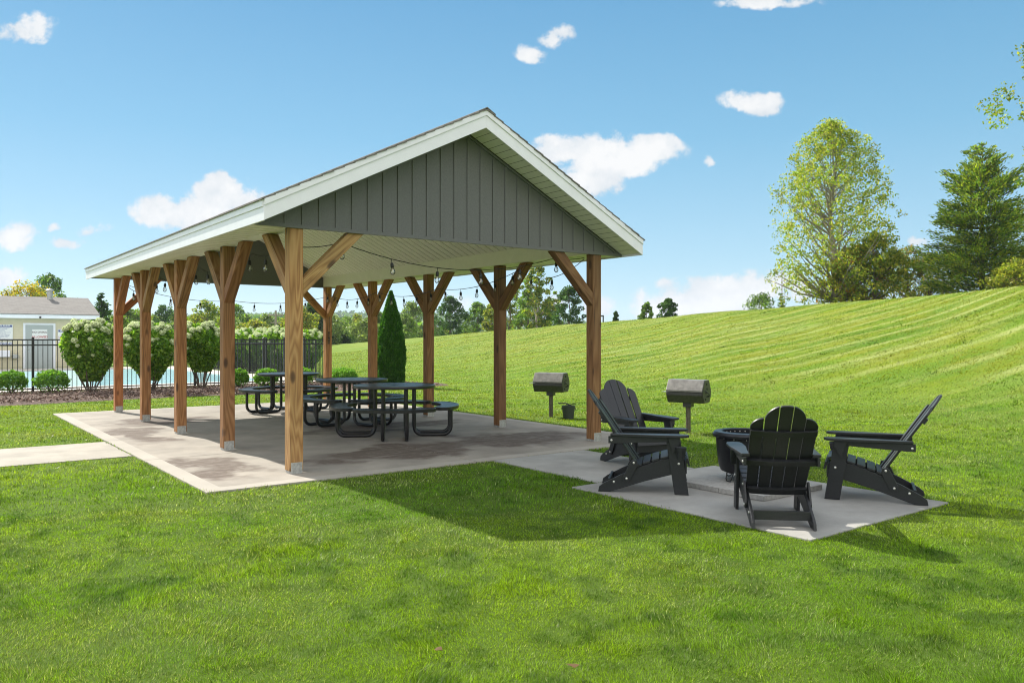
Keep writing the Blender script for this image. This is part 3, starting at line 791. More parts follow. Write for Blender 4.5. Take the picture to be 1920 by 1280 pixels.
def prof_at(prof, t):
    a = np.array(prof); return np.interp(t, a[:, 0], a[:, 1])
ROUND = [(0, .35), (.12, .75), (.35, 1), (.6, .95), (.8, .7), (.93, .4), (1, .1)]
POPLAR = [(0, .35), (.12, .7), (.3, .95), (.5, 1), (.7, .9), (.85, .62), (.95, .35), (1, .1)]
def tree(name, label, cat, x, y, hgt, rad, pal, prof=ROUND, base=.12, clumps=90, per=70, leaf=.16, crad=.16, group=None, bark=BARK, lean=0, fill=.5, z=None, asp=.6, limbs=46):
    z0 = float(height(x, y)) if z is None else z
    t = empty(name, (x, y, z0-.05), random.uniform(0, 6.28)); tag(t, label, cat, group)
    tt = rng.uniform(0, 1, clumps)**.9; rr = prof_at(prof, tt)*rad*np.sqrt(rng.uniform(fill**2, 1, clumps)); ph = rng.uniform(0, 2*math.pi, clumps)
    wob = 1+WOB*.22*np.sin(ph*2+tt*5+random.random()*6)+.12*np.sin(ph*5+tt*9)
    C = np.stack([rr*wob*np.cos(ph), rr*wob*np.sin(ph), (base+(1-base)*tt*.97)*hgt], 1)
    cr = rad*crad*rng.uniform(.6, 1.35, clumps)
    P, k = crown_pts(C, cr, per)
    Vv, Ff, Cc = leaf_geo(P, leaf, pal, asp, k)
    mb = MB(); tr = max(.05, hgt*.018)
    n = 7; trunk = [Vector((math.sin(i*1.3)*tr*.8, math.cos(i*1.7)*tr*.8, hgt*.93*i/n)) for i in range(n+1)]
    mb.tube(trunk, [tr*(1-.88*i/n)+.012 for i in range(n+1)], 7)
    for c in C[:min(clumps, limbs)]:
        zz = max(.05*hgt, c[2]-.55*math.hypot(c[0], c[1])-.08*hgt); i = min(n-1, int(zz/(hgt*.93)*n)); s = trunk[i].lerp(trunk[i+1], zz/(hgt*.93)*n-i)
        e = Vector(c); m = s.lerp(e, .5)+Vector((0, 0, -.06*(e-s).length)); r0 = tr*.38*(1-zz/hgt)+.012
        mb.tube([s, m, e], [r0, r0*.6, .01], 5)
    mb.build('trunk', bark, t, smooth=True)
    np_mesh('crown', Vv, Ff, LEAF, t, Cc)
    return t
def conifer(name, label, x, y, hgt, rad, pal=None, group=None, whorls=26, per=9, leaf=.30, z=None, nl=26, power=.8, asp=.42):
    pal = pal or PAL['pine']; z0 = float(height(x, y)) if z is None else z
    t = empty(name, (x, y, z0-.05), 0); tag(t, label, 'tree', group)
    mb = MB(); mb.tube([(0, 0, 0), (0, 0, hgt*.5), (0, 0, hgt*.99)], [hgt*.018, hgt*.011, .015], 7)
    Ps = []; Ds = []; K = []
    for w in range(whorls):
        f = w/(whorls-1); zz = hgt*(.06+.92*f); L = rad*(1-f)**power*random.uniform(.8, 1.12)+.08*rad*.6
        for b in range(per if f < .85 else 5):
            a = random.uniform(0, 6.28); l = L*random.uniform(.65, 1.15); rise = (.45 if f > .6 else .12)+random.uniform(-.12, .15)
            d = Vector((math.cos(a), math.sin(a), rise)).normalized(); s = Vector((0, 0, zz))
            tip = s+d*l+Vector((0, 0, .10*l)); mb.tube([s, s+d*l*.55-Vector((0, 0, .03*l)), tip], [.028*hgt/8, .015, .008], 4)
            n = max(6, int(nl*l/rad*1.4)); q = rng.uniform(.18, 1.02, n)**.8
            base = np.array(s)[None]+np.array(d)[None]*(q*l)[:, None]; base[:, 2] += .10*l*q*q
            wdt = .16*l*(1.15-q)+.06
            base += rng.normal(size=(n, 3))*np.stack([wdt, wdt, wdt*.45], 1)
            Ps.append(base); Ds.append(np.repeat(np.array([d.x, d.y, d.z+.15])[None], n, 0)); K.append(np.full(n, random.uniform(.65, 1.35)))
    P = np.concatenate(Ps); D = np.concatenate(Ds); K = np.concatenate(K)
    Vv, Ff, Cc = leaf_geo(P, leaf, pal, asp, K, dirs=D)
    mb.build('trunk', BARK, t, smooth=True); np_mesh('crown', Vv, Ff, LEAF, t, Cc)
    return t
def px(x, d):  # bearing from the viewpoint used only to survey tree spots
    return (x-960)/1485*d

# ------------------------------------------------------------------ planting near the pool
def boxwood(label, x, y, r, h, pal='bright'):
    t = empty('boxwood', (x, y, -.02)); tag(t, label, 'shrub', 'clipped boxwoods in the mulch bed')
    n = 3600; d = rng.normal(size=(n, 3)); d[:, 2] = np.abs(d[:, 2])*1.1-.45; d /= np.linalg.norm(d, axis=1)[:, None]
    bump = 1+.07*np.sin(d[:, 0]*9)*np.cos(d[:, 1]*8+1)+.05*np.sin(d[:, 2]*12)
    rr = rng.uniform(.72, 1.04, n)*bump
    P = np.stack([d[:, 0]*rr*r, d[:, 1]*rr*r, h*.52+d[:, 2]*rr*h*.5], 1)
    V_, F_, C_ = leaf_geo(P, .055, PAL[pal], .6, None, up=.6)
    np_mesh('foliage', V_, F_, LEAF, t, C_)
    mb = MB()
    for k in range(7):
        a = k*.9; mb.tube([(0, 0, 0), (.3*r*math.cos(a), .3*r*math.sin(a), h*.3), (.75*r*math.cos(a), .75*r*math.sin(a), h*.6)], [.018, .012, .005], 5)
    mb.build('stem', BARK, t)
    # dark inner mass of twigs and shaded leaves
    return t
def at(px_, y): d = 1485*1.5/(y-635.5); return ((px_-960)/1485*d, d)
for lab, p, yb, r, h in [('clipped boxwood at the left end of the mulch bed', 22, 738.5, .37, .66), ('clipped boxwood just left of the first hydrangea', 97, 738.5, .42, .68),
                 ('clipped boxwood close behind the second pavilion post', 447, 728, .30, .62), ('clipped boxwood seen below the far picnic table', 500, 727, .36, .62),
                 ('clipped boxwood hidden behind the nearest post', 566, 724, .34, .62), ('low bright boxwood right of the far corner post', 642, 722, .48, .58)]:
    x, y = at(p, yb); boxwood(lab, x, y, r, h)
fh = None
def hydrangea(label, x, y, r, h, stem=.45):
    global fh
    t = empty('hydrangea', (x, y, -.02)); tag(t, label, 'shrub', 'tall white flowering hydrangeas')
    n = 9500; zz = rng.uniform(0, 1, n); ph = rng.uniform(0, 2*math.pi, n)
    pr = np.interp(zz, [0, .15, .4, .65, .85, 1], [.30, .52, .84, 1, .88, .5])
    rr = pr*r*rng.uniform(.2, 1.12, n)**.42*(1+.12*np.sin(ph*3+zz*6)+.07*np.sin(ph*7+zz*17))
    P = np.stack([rr*np.cos(ph), rr*np.sin(ph), stem*.8+(h-stem*.8)*zz*.97], 1)
    V_, F_, C_ = leaf_geo(P, .105, PAL['hyd'], .6, None, up=-.2)
    np_mesh('foliage', V_, F_, LEAF, t, C_)
    mb = MB()
    for k in range(9):
        a = k*.7; q = random.uniform(.2, .5)*r; mb.tube([(.06*math.cos(a), .06*math.sin(a), 0), (q*math.cos(a), q*math.sin(a), stem), (q*1.8*math.cos(a), q*1.8*math.sin(a), h*.7)], [.02, .016, .006], 5)
    mb.build('stem', BARK, t)
    for k in range(46):
        a = random.uniform(math.pi*.75, math.pi*2.1); zq = random.choice([random.uniform(.80, .98)]*3+[random.uniform(.35, .8)])
        rq = np.interp(zq, [0, .15, .4, .65, .85, 1], [.30, .52, .84, 1, .88, .5])*r*1.02
        if fh is None:
            m = 200; d = rng.normal(size=(m, 3)); d /= np.linalg.norm(d, axis=1)[:, None]
            Vq, Fq, Cq = leaf_geo(d*np.array([.075, .075, .06])*rng.uniform(.8, 1.05, m)[:, None], .05, [(.46, .50, .32), (.52, .55, .40), (.40, .46, .24)], .9)
            o = np_mesh('flower_head', Vq, Fq, BLOOM, t, Cq); fh = o
        else:
            o = fh.copy(); col.objects.link(o); o.parent = t
        o.location = (rq*math.cos(a), rq*math.sin(a), stem*.8+(h-stem*.8)*zq+.03); o.scale = [random.uniform(.6, 1.15)]*3
x, y = at(170, 736); hydrangea('hydrangea left of all the pavilion posts, topped with cream flower heads', x, y, .68, 2.05)
x, y = at(281, 734); hydrangea('hydrangea framed between the two farthest left posts', x, y, .68, 2.0)
x, y = at(378, 730); hydrangea('hydrangea with bare lower stems between the middle left posts', x, y, .66, 2.0, .7)
# hedge of hydrangeas beyond the side fence
for k in range(7):
    p = W(9.35, 22.3+1.9*k); hydrangea('hydrangea in the flowering hedge behind the side run of the pool fence', p.x, p.y, .85, 1.95+.1*(k % 2), .2)
# arborvitae
x, y = at(733, 723)
t = empty('arborvitae', (x, y, float(height(x, y)))); tag(t, 'tall narrow dark green arborvitae seen between two right hand posts', 'tree')
n = 26000; zz = rng.uniform(0, 1, n)**1.15; ph = rng.uniform(0, 2*math.pi, n)
pr = np.interp(zz, [0, .06, .3, .5, .75, .9, 1], [.80, .92, 1, .9, .55, .27, .05])
rr = pr*.46*rng.uniform(.55, 1.06, n)**.3*(1+.05*np.sin(ph*6+zz*20)+.04*np.sin(ph*11-zz*31))
P = np.stack([rr*np.cos(ph), rr*np.sin(ph), .03+zz*3.02], 1)
D = np.stack([np.cos(ph)*.45, np.sin(ph)*.45, np.ones(n)], 1)
V_, F_, C_ = leaf_geo(P, .085, PAL['arb'], .45, None, dirs=D); np_mesh('foliage', V_, F_, LEAF, t, C_)
mb = MB(); mb.tube([(0, 0, 0), (0, 0, 1.5), (0, 0, 2.8)], [.05, .03, .01], 7); mb.build('trunk', BARK, t)
# mulch bed (curved front edge)
mb = MB(); fr = []; bk_ = []
for u in np.linspace(-14, 10.6, 80):
    vf = 12.95+.22*math.sin(u*.7)+(0 if u < 6 else (u-6)*.02); vb = 17.35 if u < 8.8 else 17.35-(u-8.8)*1.5
    fr.append(W(u, vf, -.018)); bk_.append(W(u, vb, -.018)); 
vs = []; N = len(fr)
for a, b in zip(fr, bk_):
    m1 = a.lerp(b, .08); m1.z = .02; m2 = a.lerp(b, .55); m2.z = .05; vs += [a, m1, m2, b]
mb.add(vs, [(4*i+k, 4*i+4+k, 4*i+5+k, 4*i+1+k) for i in range(N-1) for k in range(3)])
o = mb.build('mulch_bed', MULCH, None, smooth=True); tag(o, kind='structure')
n = 15000; uu = rng.uniform(-6, 10.2, n); vv = rng.uniform(12.95, 17.2, n); pp = L1[None]+uu[:, None]*NN+vv[:, None]*EE
P = np.stack([pp[:, 0], pp[:, 1], .045+rng.uniform(-.02, .02, n)], 1)
V_, F_, C_ = leaf_geo(P, .07, [(.09, .055, .04), (.17, .115, .09), (.05, .03, .022), (.25, .18, .15)], .4, dirs=np.concatenate([rng.normal(size=(n, 2)), rng.normal(size=(n, 1))*.3], 1))
o = np_mesh('mulch_chips', V_, F_, mat_foliage('chip', 0.0, .9), None, C_); tag(o, kind='stuff', label='brown shredded wood mulch covering the planting bed', cat='mulch')

# ------------------------------------------------------------------ pool, deck, fences
deck = MB()
PU0, PU1, PVa, PVb = -13.0, 7.0, 19.3, 34.2
for r_ in ((-20, PU0, 17.5, 37.0), (PU1, 8.15, 17.5, 37.0), (PU0, PU1, 17.5, PVa), (PU0, PU1, PVb, 37.0)): deck.box(*r_, -.1, .03)
o = local_obj(deck, 'pool_deck', simple('deck_concrete', (.50, .46, .40), .85, nscale=6, amt=.12, bump=.2)); tag(o, kind='structure')
mb = MB(); mb.box(PU0, PU1, PVa, PVb, -.1, .004); o = local_obj(mb, 'pool_water', WATER); tag(o, kind='structure')
def fence_run(label, p0, p1, npan, h=1.5):
    d = (p1-p0); L = d.length; a = math.atan2(d.y, d.x); t = empty('pool_fence', p0, a); tag(t, label, 'fence', None)
    pl = L/npan; panel = None; pst = None
    for k in range(npan+1):
        if pst is None:
            mb = MB(); mb.box(-.032, .032, -.032, .032, -.05, h+.03); mb.prism([(-.036, h+.03), (.036, h+.03), (0, h+.06)], -.036, .036, 'y'); pst = mb.build('fence_post', FENCEM, t); o = pst
        else:
            o = pst.copy(); col.objects.link(o); o.parent = t
        o.location = (k*pl, 0, 0)
        if k < npan:
            if panel is None:
                mb = MB()
                for z in (.10, h-.17, h-.02): mb.box(.034, pl-.034, -.013, .013, z-.018, z+.018)
                n = int(pl/.118)
                for q in range(1, n): x = pl*q/n; mb.box(x-.009, x+.009, -.008, .008, .04, h-.02)
                panel = mb.build('fence_panel', FENCEM, t); o = panel
            else:
                o = panel.copy(); col.objects.link(o); o.parent = t
            o.location = (k*pl, 0, 0)
fence_run('near run of the black picket pool fence behind the shrubs', W(-11.6, 17.25), W(8.1, 17.25), 9)
fence_run('side run of the black picket pool fence receding along the flowering hedge', W(8.18, 17.35), W(8.18, 36.9), 10)
fence_run('black picket pool fence along the far side of the pool', W(4.6, 36.95), W(8.1, 36.95), 2)


# pool house
ph_ = empty('pool_house', ORG, YAW); tag(ph_, 'small beige pool house with grey shingle roof, grey door and safety signs', 'building')
HV = 37.5; HU0, HU1 = -9.0, 4.15; EZ = 2.55
mb = MB()
mb.box(HU0, HU1, HV+.02, HV+6, 0, EZ+.05)
z = .12
while z < EZ:
    mb.add([(HU0, HV+.018, z+.115), (HU1, HV+.018, z+.115), (HU1, HV-.004, z), (HU0, HV-.004, z), (HU1, HV+.018, z), (HU0, HV+.018, z)], [(0, 1, 2, 3), (3, 2, 4, 5)])
    z += .115
mb.prism([(HV+.02, EZ+.05), (HV+6, EZ+.05), (HV+3, EZ+1.0)], HU1-.1, HU1, 'x')
mb.build('wall', LAPS, ph_)
mb = MB(); mb.box(HU0-.3, HU1+.3, HV-.42, HV-.40, EZ-.02, EZ+.17); mb.box(HU0-.3, HU1+.3, HV-.40, HV, EZ-.02, EZ-.0)
mb.prism([(HV-.42, EZ+.17), (HV-.42, EZ-.02), (HV+3, EZ+1.0), (HV+3, EZ+1.17)], HU1+.30, HU1+.32, 'x')
mb.build('fascia', WHITE, ph_)
mb = MB(); mb.prism([(HV-.45, EZ+.17), (HV+3, EZ+1.17), (HV+6.45, EZ+.17), (HV+6.45, EZ+.2), (HV+3, EZ+1.21), (HV-.45, EZ+.20)], HU0-.33, HU1+.34, 'x')
mb.build('roof', SHING, ph_)
mb = MB(); mb.lathe([(.13, 0), (.13, .55), (.19, .56), (.19, .62), (.12, .68), (.01, .7)], 12, c=(2.6, HV+2.6, EZ+.95)); mb.build('roof_vent', BRACKET, ph_)
dr = MB(); dr.box(1.22, 2.42, HV-.03, HV-.006, .02, 2.2); do = dr.build('door', DOORM, ph_)
mb = MB(); mb.box(1.12, 1.215, HV-.05, HV-.004, .02, 2.3); mb.box(2.425, 2.52, HV-.05, HV-.004, .02, 2.3); mb.box(1.215, 2.425, HV-.05, HV-.004, 2.205, 2.3); mb.build('door_frame', WHITE, ph_)
mb = MB(); mb.lathe([(.03, 0), (.03, .06), (.01, .07)], 10, M=Matrix.Translation((1.32, HV-.035, 1.0)) @ Matrix.Rotation(math.pi/2, 4, 'X')); mb.build('handle', STEEL, do)
mb = MB(); mb.lathe([(.02, 0), (.05, .04), (.05, .1), (.01, .12)], 10, M=Matrix.Translation((1.8, HV-.42, EZ+.03)) @ Matrix.Rotation(math.pi/2, 4, 'X')); mb.build('lamp', RUBBER, ph_)
def text(s, size, mat, parent, u, z, v, align='CENTER', bold=False):
    c = bpy.data.curves.new('t', 'FONT'); c.body = s; c.size = size; c.align_x = align; c.extrude = .001
    if bold: c.offset = size*.02
    o = bpy.data.objects.new('t', c); col.objects.link(o); bpy.context.view_layer.update()
    me = bpy.data.meshes.new_from_object(o.evaluated_get(bpy.context.evaluated_depsgraph_get())); bpy.data.objects.remove(o)
    me.materials.clear(); me.materials.append(mat)
    q = bpy.data.objects.new('lettering', me); col.objects.link(q); q.parent = parent
    q.matrix_local = Matrix(((1, 0, 0, u), (0, 0, -1, v), (0, 1, 0, z), (0, 0, 0, 1)))
    return q
def sign(label, u0, u1, z0, z1, vv, hdr=None):
    t = empty('sign', ORG, YAW); tag(t, label, 'sign')
    mb = MB(); mb.box(u0, u1, vv-.012, vv, z0, z1); mb.build('board', SIGNW, t)
    if hdr: mb = MB(); mb.box(u0+.03, u1-.03, vv-.015, vv-.0125, z1-hdr, z1-.03); mb.build('header', BLUEI, t)
    return t
s1 = sign('white POOL RULES sign with blue header and small print on the beige wall', -.15, .68, 1.42, 2.22, HV-.03, .13)
text('POOL RULES', .105, SIGNW, s1, .265, 2.12, HV-.047, bold=True)
for k in range(11):
    text(['Shower before entering pool', 'No running or horseplay', 'No glass containers', 'No pets in pool area', 'Children must be with an adult', 'Swim at your own risk', 'No food or drink in the pool', 'Proper swim attire required', 'Pool hours 9 am to 9 pm', 'No smoking', 'In emergency call 911'][k], .055, BLUEI, s1, -.10, 2.03-.055*k, HV-.044, 'LEFT')
s1b = sign('white NO DIVING sign hung just below the pool rules sign', -.12, .66, 1.18, 1.36, HV-.03)
text('NO DIVING', .15, BLUEI, s1b, .27, 1.215, HV-.044, bold=True)
s2 = sign('small sign reading NO DIVING ALLOWED on the grey door', 1.5, 2.16, 1.50, 1.98, HV-.034)
text('NO DIVING', .125, DARKI, s2, 1.83, 1.80, HV-.048, bold=True); text('ALLOWED', .145, REDI, s2, 1.83, 1.56, HV-.048, bold=True)
s3 = sign('white WARNING sign with red letters partly behind the first hydrangea', 2.62, 3.35, 1.35, 2.0, HV-.03, .14)
text('WARNING', .11, SIGNW, s3, 2.98, 1.89, HV-.047, bold=True); text('NO', .14, REDI, s3, 2.98, 1.71, HV-.044, bold=True); text('LIFEGUARD', .125, REDI, s3, 2.98, 1.56, HV-.044, bold=True); text('ON DUTY', .125, REDI, s3, 2.98, 1.41, HV-.044, bold=True)
fb = empty('drinking_fountain', ORG, YAW); tag(fb, 'pale wall mounted drinking fountain left of the grey door', 'fountain')
mb = MB(); mb.box(0.0, .55, HV-.35, HV-.02, .62, .95); mb.build('basin', WHITE, fb, bevel=.03)
mb = MB(); mb.box(.66, .9, HV-.3, HV-.02, .55, .75); mb.build('side_basin', BRACKET, fb, bevel=.02)

# ------------------------------------------------------------------ trees: ridge at right
WOB = .8
d = 40; tree('poplar_tree', 'big airy yellow green poplar standing alone on the crest at right', 'tree', px(1562, d), d, 9.7, 3.3, [tuple(q*1.25 for q in c) for c in PAL['yg']]+PAL['green'][2:], [(0, .5), (.12, .8), (.3, 1), (.5, 1), (.7, .80), (.84, .58), (.93, .34), (1, .10)], base=.03, clumps=1000, per=30, leaf=.115, crad=.095, bark=BARKP, fill=.05, limbs=150)
WOB = 1.0
d = 38; tree('leafy_bush', 'yellow green bush growing at the right foot of the big poplar', 'shrub', px(1640, d), d, 3.6, 1.6, PAL['yg']+PAL['green'][:1], base=.02, clumps=90, per=80, leaf=.13, crad=.2, fill=.2)
d = 39; tree('leafy_bush', 'green bush with orange autumn leaves at the poplar base', 'shrub', px(1600, d), d, 3.0, 1.5, PAL['yg']+[(.28, .12, .03)]+PAL['brown'], base=.02, clumps=80, per=80, leaf=.13, crad=.2, fill=.2)
d = 42; tree('leafy_bush', 'brownish half bare thicket between the poplar and the pine', 'shrub', px(1700, d), d, 3.6, 1.7, PAL['brown']+PAL['green'][:1], base=.02, clumps=80, per=60, leaf=.12, crad=.2, fill=.2)
d = 41; tree('leafy_bush', 'pale yellow thicket left of the pine', 'shrub', px(1745, d), d, 3.0, 1.5, PAL['yg']+PAL['brown'], base=.02, clumps=80, per=70, leaf=.12, crad=.2, fill=.2)
d = 37; conifer('pine_tree', 'broad green pine with yellowing needles on the crest at right', px(1842, d), d, 7.7, 2.9, [tuple(q*1.3 for q in c) for c in PAL['pine']]+[(.20, .21, .025)], whorls=30, per=14, leaf=.17, nl=130, power=.62, asp=.3)
d = 43; tree('deciduous_tree', 'thin leaved grey green tree behind the right side of the pine', 'tree', px(1925, d), d, 6.4, 2.2, PAL['green']+PAL['brown'][:1], base=.1, clumps=120, per=45, leaf=.12, crad=.16, fill=.2)
d = 33; tree('leafy_bush', 'low yellow green bush at the right edge under the pine', 'shrub', px(1905, d), d, 1.5, 1.2, PAL['yg'], base=.0, clumps=50, per=80, leaf=.1, crad=.25, fill=.1)
d = 24; tree('poplar_tree', 'tall poplar whose outer twigs enter at the upper right edge', 'tree', px(2078, d), d, 9.6, 3.0, PAL['yg']+PAL['green'][:2], POPLAR, base=.2, clumps=230, per=55, leaf=.10, crad=.11, bark=BARKP, fill=.3)
d = 60; tree('leafy_bush', 'low dark shrub mass on the skyline left of the poplar', 'shrub', px(1428, d), d, 2.9, 1.7, PAL['green']+PAL['dark'][:1], base=.0, clumps=60, per=60, leaf=.13, crad=.22, fill=.1)
d = 60; conifer('spruce_tree', 'small spruce at the end of the low skyline shrubs', px(1464, d), d, 3.0, .5, whorls=12, per=7, leaf=.16)
# mast
d = 160; mt = empty('radio_mast', (px(1468, d), d, 0)); tag(mt, 'very thin lattice radio mast rising against the low cloud', 'mast')
mb = MB()
for k in range(3): a = k*2.09; mb.tube([(.35*math.cos(a), .35*math.sin(a), -4), (.35*math.cos(a), .35*math.sin(a), 16.5)], .03, 4)
for k in range(24): z = -3+.8*k; mb.tube([(.35, 0, z), (-.17, .3, z+.4), (-.17, -.3, z+.8)], .015, 3)
mb.build('lattice', simple('mast_paint', (.4, .25, .25), .6, bump=0), mt)
# ridge, centre
LIST = [ # px, depth, base_z or None, top px y, radius, palette, kind, label
 (843, 95, 560, 2.05, 'dark', 'dense rounded dark green tree between the second and third right posts'),
 (1068, 75, 541, 1.55, 'dark', 'rounded dark tree beside the right front post'),
 (1253, 70, 565, 1.05, 'dark', 'small rounded dark tree on the skyline right of the pavilion'),
 (895, 100, 572, 1.9, 'green', 'loose mid green tree right of the dense dark one'),
 (922, 90, 575, 1.6, 'yg', 'yellow green tree just left of the second right post'),
 (775, 105, 572, 2.6, 'pale', 'pale green willow like tree beyond the bank behind the arborvitae'),
 (955, 88, 540, 1.9, 'yg', 'yellow green tree behind the second right post'),
 (990, 84, 548, 1.7, 'green', 'bushy green tree at the foot of the tall sparse poplar'),
 (1030, 84, 563, 1.3, 'green', 'low green tree between the sparse poplar and the rounded dark tree'),
 (1212, 75, 572, .75, 'green', 'small pale tree left of the small rounded skyline tree'),
 (1155, 80, 587, .4, 'dark', 'tiny dark treetop showing over the bank beside the lamp'),
]
for (p, d, ty, r, pal, lab) in LIST:
    x = px(p, d); z0 = float(height(x, d)); top = 1.5+(635.5-ty)/1485*d
    tree('deciduous_tree', lab, 'tree', x, d, top-z0+.3, r, PAL[pal]+([PAL['green'][0]] if pal != 'dark' else []), base=.05, clumps=90, per=70, leaf=.22*d/90, crad=.24, fill=.3)
d = 80; x = px(1008, d); tree('poplar_tree', 'tall sparse poplar rising behind the front right brace', 'tree', x, d, 1.5+(635.5-492)/1485*d-float(height(x, d)), 1.9, PAL['yg']+PAL['green'][:2], POPLAR, base=.15, clumps=110, per=42, leaf=.24, crad=.17, bark=BARKP, fill=.1)
for (p, ty, r) in ((705, 582, 1.7), (722, 600, 1.5), (760, 590, 1.8)):
    d = 100; x = px(p, d); tree('deciduous_tree', 'mixed green tree on the low ground beyond the bank', 'tree', x, d, 1.5+(635.5-ty)/1485*d-float(height(x, d)), r, PAL['green']+PAL['pale'][:1], base=.05, clumps=70, per=60, leaf=.24, crad=.25, group='green trees beyond the left end of the bank')
# street lamp
d = 62; x = px(1131, d); z0 = float(height(x, d)); st = empty('street_lamp', (x, d, z0)); tag(st, 'small dark lamp head on a pole peeking over the bank', 'lamp')
mb = MB(); mb.tube([(0, 0, 0), (0, 0, 1.5+42/1485*d-z0)], .05, 8); mb.build('pole', RUBBER, st)
mb = MB(); mb.box(-.45, .05, -.1, .1, 1.5+42/1485*d-z0, 1.5+44.5/1485*d-z0); mb.build('lamp_head', RUBBER, st, bevel=.02)

# ------------------------------------------------------------------ trees: left and middle distance
def T(p, d, ty, r, pal, lab, group=None, name='deciduous_tree', **k):
    x = px(p, d); z0 = float(height(x, d)); top = 1.5+(635.5-ty)/1485*d
    return tree(name, lab, 'tree', x, d, top-z0, r, pal, group=group, **k)
T(52, 58, 532, 2.7, PAL['yellow']+PAL['yg'][:1], 'golden yellow tree behind the pool house roof', clumps=120, per=80, leaf=.16, crad=.22)
T(-35, 60, 540, 2.6, PAL['yellow'], 'yellow tree cut by the left edge behind the pool house', clumps=90, per=70, leaf=.16, crad=.22)
T(92, 74, 513, 2.1, PAL['green']+PAL['dark'], 'tall green tree rising behind the golden one', clumps=110, per=70, leaf=.2, crad=.22)
T(145, 80, 560, 1.4, PAL['green'], 'small green treetop right of the roof vent', clumps=50, per=60, leaf=.2, crad=.25)
d = 62; conifer('spruce_tree', 'dark pointed spruce right of the pool house roof', px(190, d), d, 1.5+(635.5-548)/1485*d-float(height(px(190, d), d)), 1.4, PAL['dark'], whorls=22, per=9, leaf=.28, nl=30)
T(215, 72, 590, 1.8, PAL['green']+PAL['yg'][:1], 'mixed green tree between the spruce and the farthest post', clumps=60, per=60, leaf=.2, crad=.25)
d = 95; conifer('spruce_tree', 'dark spruce half hidden by the nearest post', px(585, d), d, 1.5+(635.5-558)/1485*d-float(height(px(585, d), d)), 2.6, PAL['dark']+PAL['green'][:1], whorls=22, per=9, leaf=.45, nl=30)
T(388, 84, 562, 1.9, PAL['yg']+PAL['green'], 'airy tree with bare top twigs between the middle left posts', prof=POPLAR, clumps=70, per=45, leaf=.22, crad=.2, fill=.1)
T(305, 100, 572, 2.0, PAL['dark'], 'dark rounded treetop right of the second farthest post', clumps=60, per=60, leaf=.25, crad=.25)
random.seed(21)
row = [(240, 575), (262, 582), (285, 590), (325, 585), (350, 592), (372, 588), (412, 582), (436, 568), (458, 590), (480, 600), (500, 590), (520, 596), (545, 585), (560, 575), (612, 590), (632, 598), (652, 596), (672, 590), (690, 600)]
for i, (p, ty) in enumerate(row):
    pal = [PAL['green']+PAL['pale'][:1], PAL['yg'], PAL['pale'], PAL['green']][i % 4]
    T(p, 88+(i*37 % 30), ty, random.uniform(1.9, 2.7), pal, 'one of the mixed green trees in the belt beyond the pool', 'belt of green trees beyond the pool', base=.02, clumps=75, per=62, leaf=.27, crad=.26, fill=.3)
# utility pole
d = 75; x = px(517, d); z0 = float(height(x, d)); up = empty('utility_pole', (x, d, z0)); tag(up, 'weathered utility pole with crossarm beyond the pool fence', 'pole')
hh = 1.5+(635.5-582)/1485*d-z0; mb = MB(); mb.tube([(0, 0, 0), (0, 0, hh)], [.13, .1], 8); mb.build('pole', BARKP, up)
mb = MB(); mb.box(-.7, .7, -.05, .05, hh-.5, hh-.38); mb.box(-.5, .5, -.05, .05, hh-1.2, hh-1.1); mb.build('crossarm', BARKP, up)
# houses beyond
HGLASS = simple('house_glass', (.05, .06, .08), .1, bump=0)
def house(label, p, d, w, ridge_y, eave_y, rot, gab=True):
    x = px(p, d); z0 = float(height(x, d))-.3; zr_ = 1.5+(635.5-ridge_y)/1485*d-z0; ze = 1.5+(635.5-eave_y)/1485*d-z0
    t = empty('house', (x, d, z0), rot); tag(t, label, 'house')
    mb = MB(); mb.box(-w/2, w/2, -3.5, 3.5, 0, ze); mb.prism([(-3.5, ze), (3.5, ze), (0, zr_-.1)], -w/2, w/2, 'x'); mb.build('wall', simple('house_wall', (.55, .56, .55), .7, bump=0), t)
    mb = MB(); 
    for s in (-1, 1): mb.prism([(0, zr_), (s*4.0, ze-.15), (s*4.0, ze-.03), (0, zr_+.12)], -w/2-.4, w/2+.4, 'x')
    mb.build('roof', HROOF, t)
    mb = MB()
    for s in (-1, 1): mb.prism([(0, zr_+.0), (s*4.02, ze-.25), (s*4.02, ze-.03), (0, zr_+.13)], -w/2-.5, -w/2-.4, 'x'); mb.prism([(0, zr_+.0), (s*4.02, ze-.25), (s*4.02, ze-.03), (0, zr_+.13)], w/2+.4, w/2+.5, 'x')
    mb.build('rake_trim', WHITE, t)
    for q in range(3): xx = -w/2+w*(q+.5)/3; mb = MB(); mb.box(xx-.5, xx+.5, -3.52, -3.5, ze-1.7, ze-.5); mb.build('window', HGLASS, t)
    mb = MB(); mb.box(-w*.2, -w*.2+.6, .5, 1.1, zr_-.6, zr_+.4); mb.build('chimney', HROOF, t)
house('long grey roofed house just over the bank between two far right posts', 655, 125, 12, 625, 641, -.1)
house('grey roofed house with white rake edge beside the far corner post', 612, 112, 6, 625, 643, 1.2)
house('grey roofed house seen behind the nearest post over the pool fence', 575, 118, 8, 626, 640, .1)
d = 98; conifer('spruce_tree', 'small dark evergreen in front of the house roofs', px(647, d), d, 1.5+(635.5-622)/1485*d-float(height(px(647, d), d)), .9, PAL['dark'], whorls=14, per=8, leaf=.3)

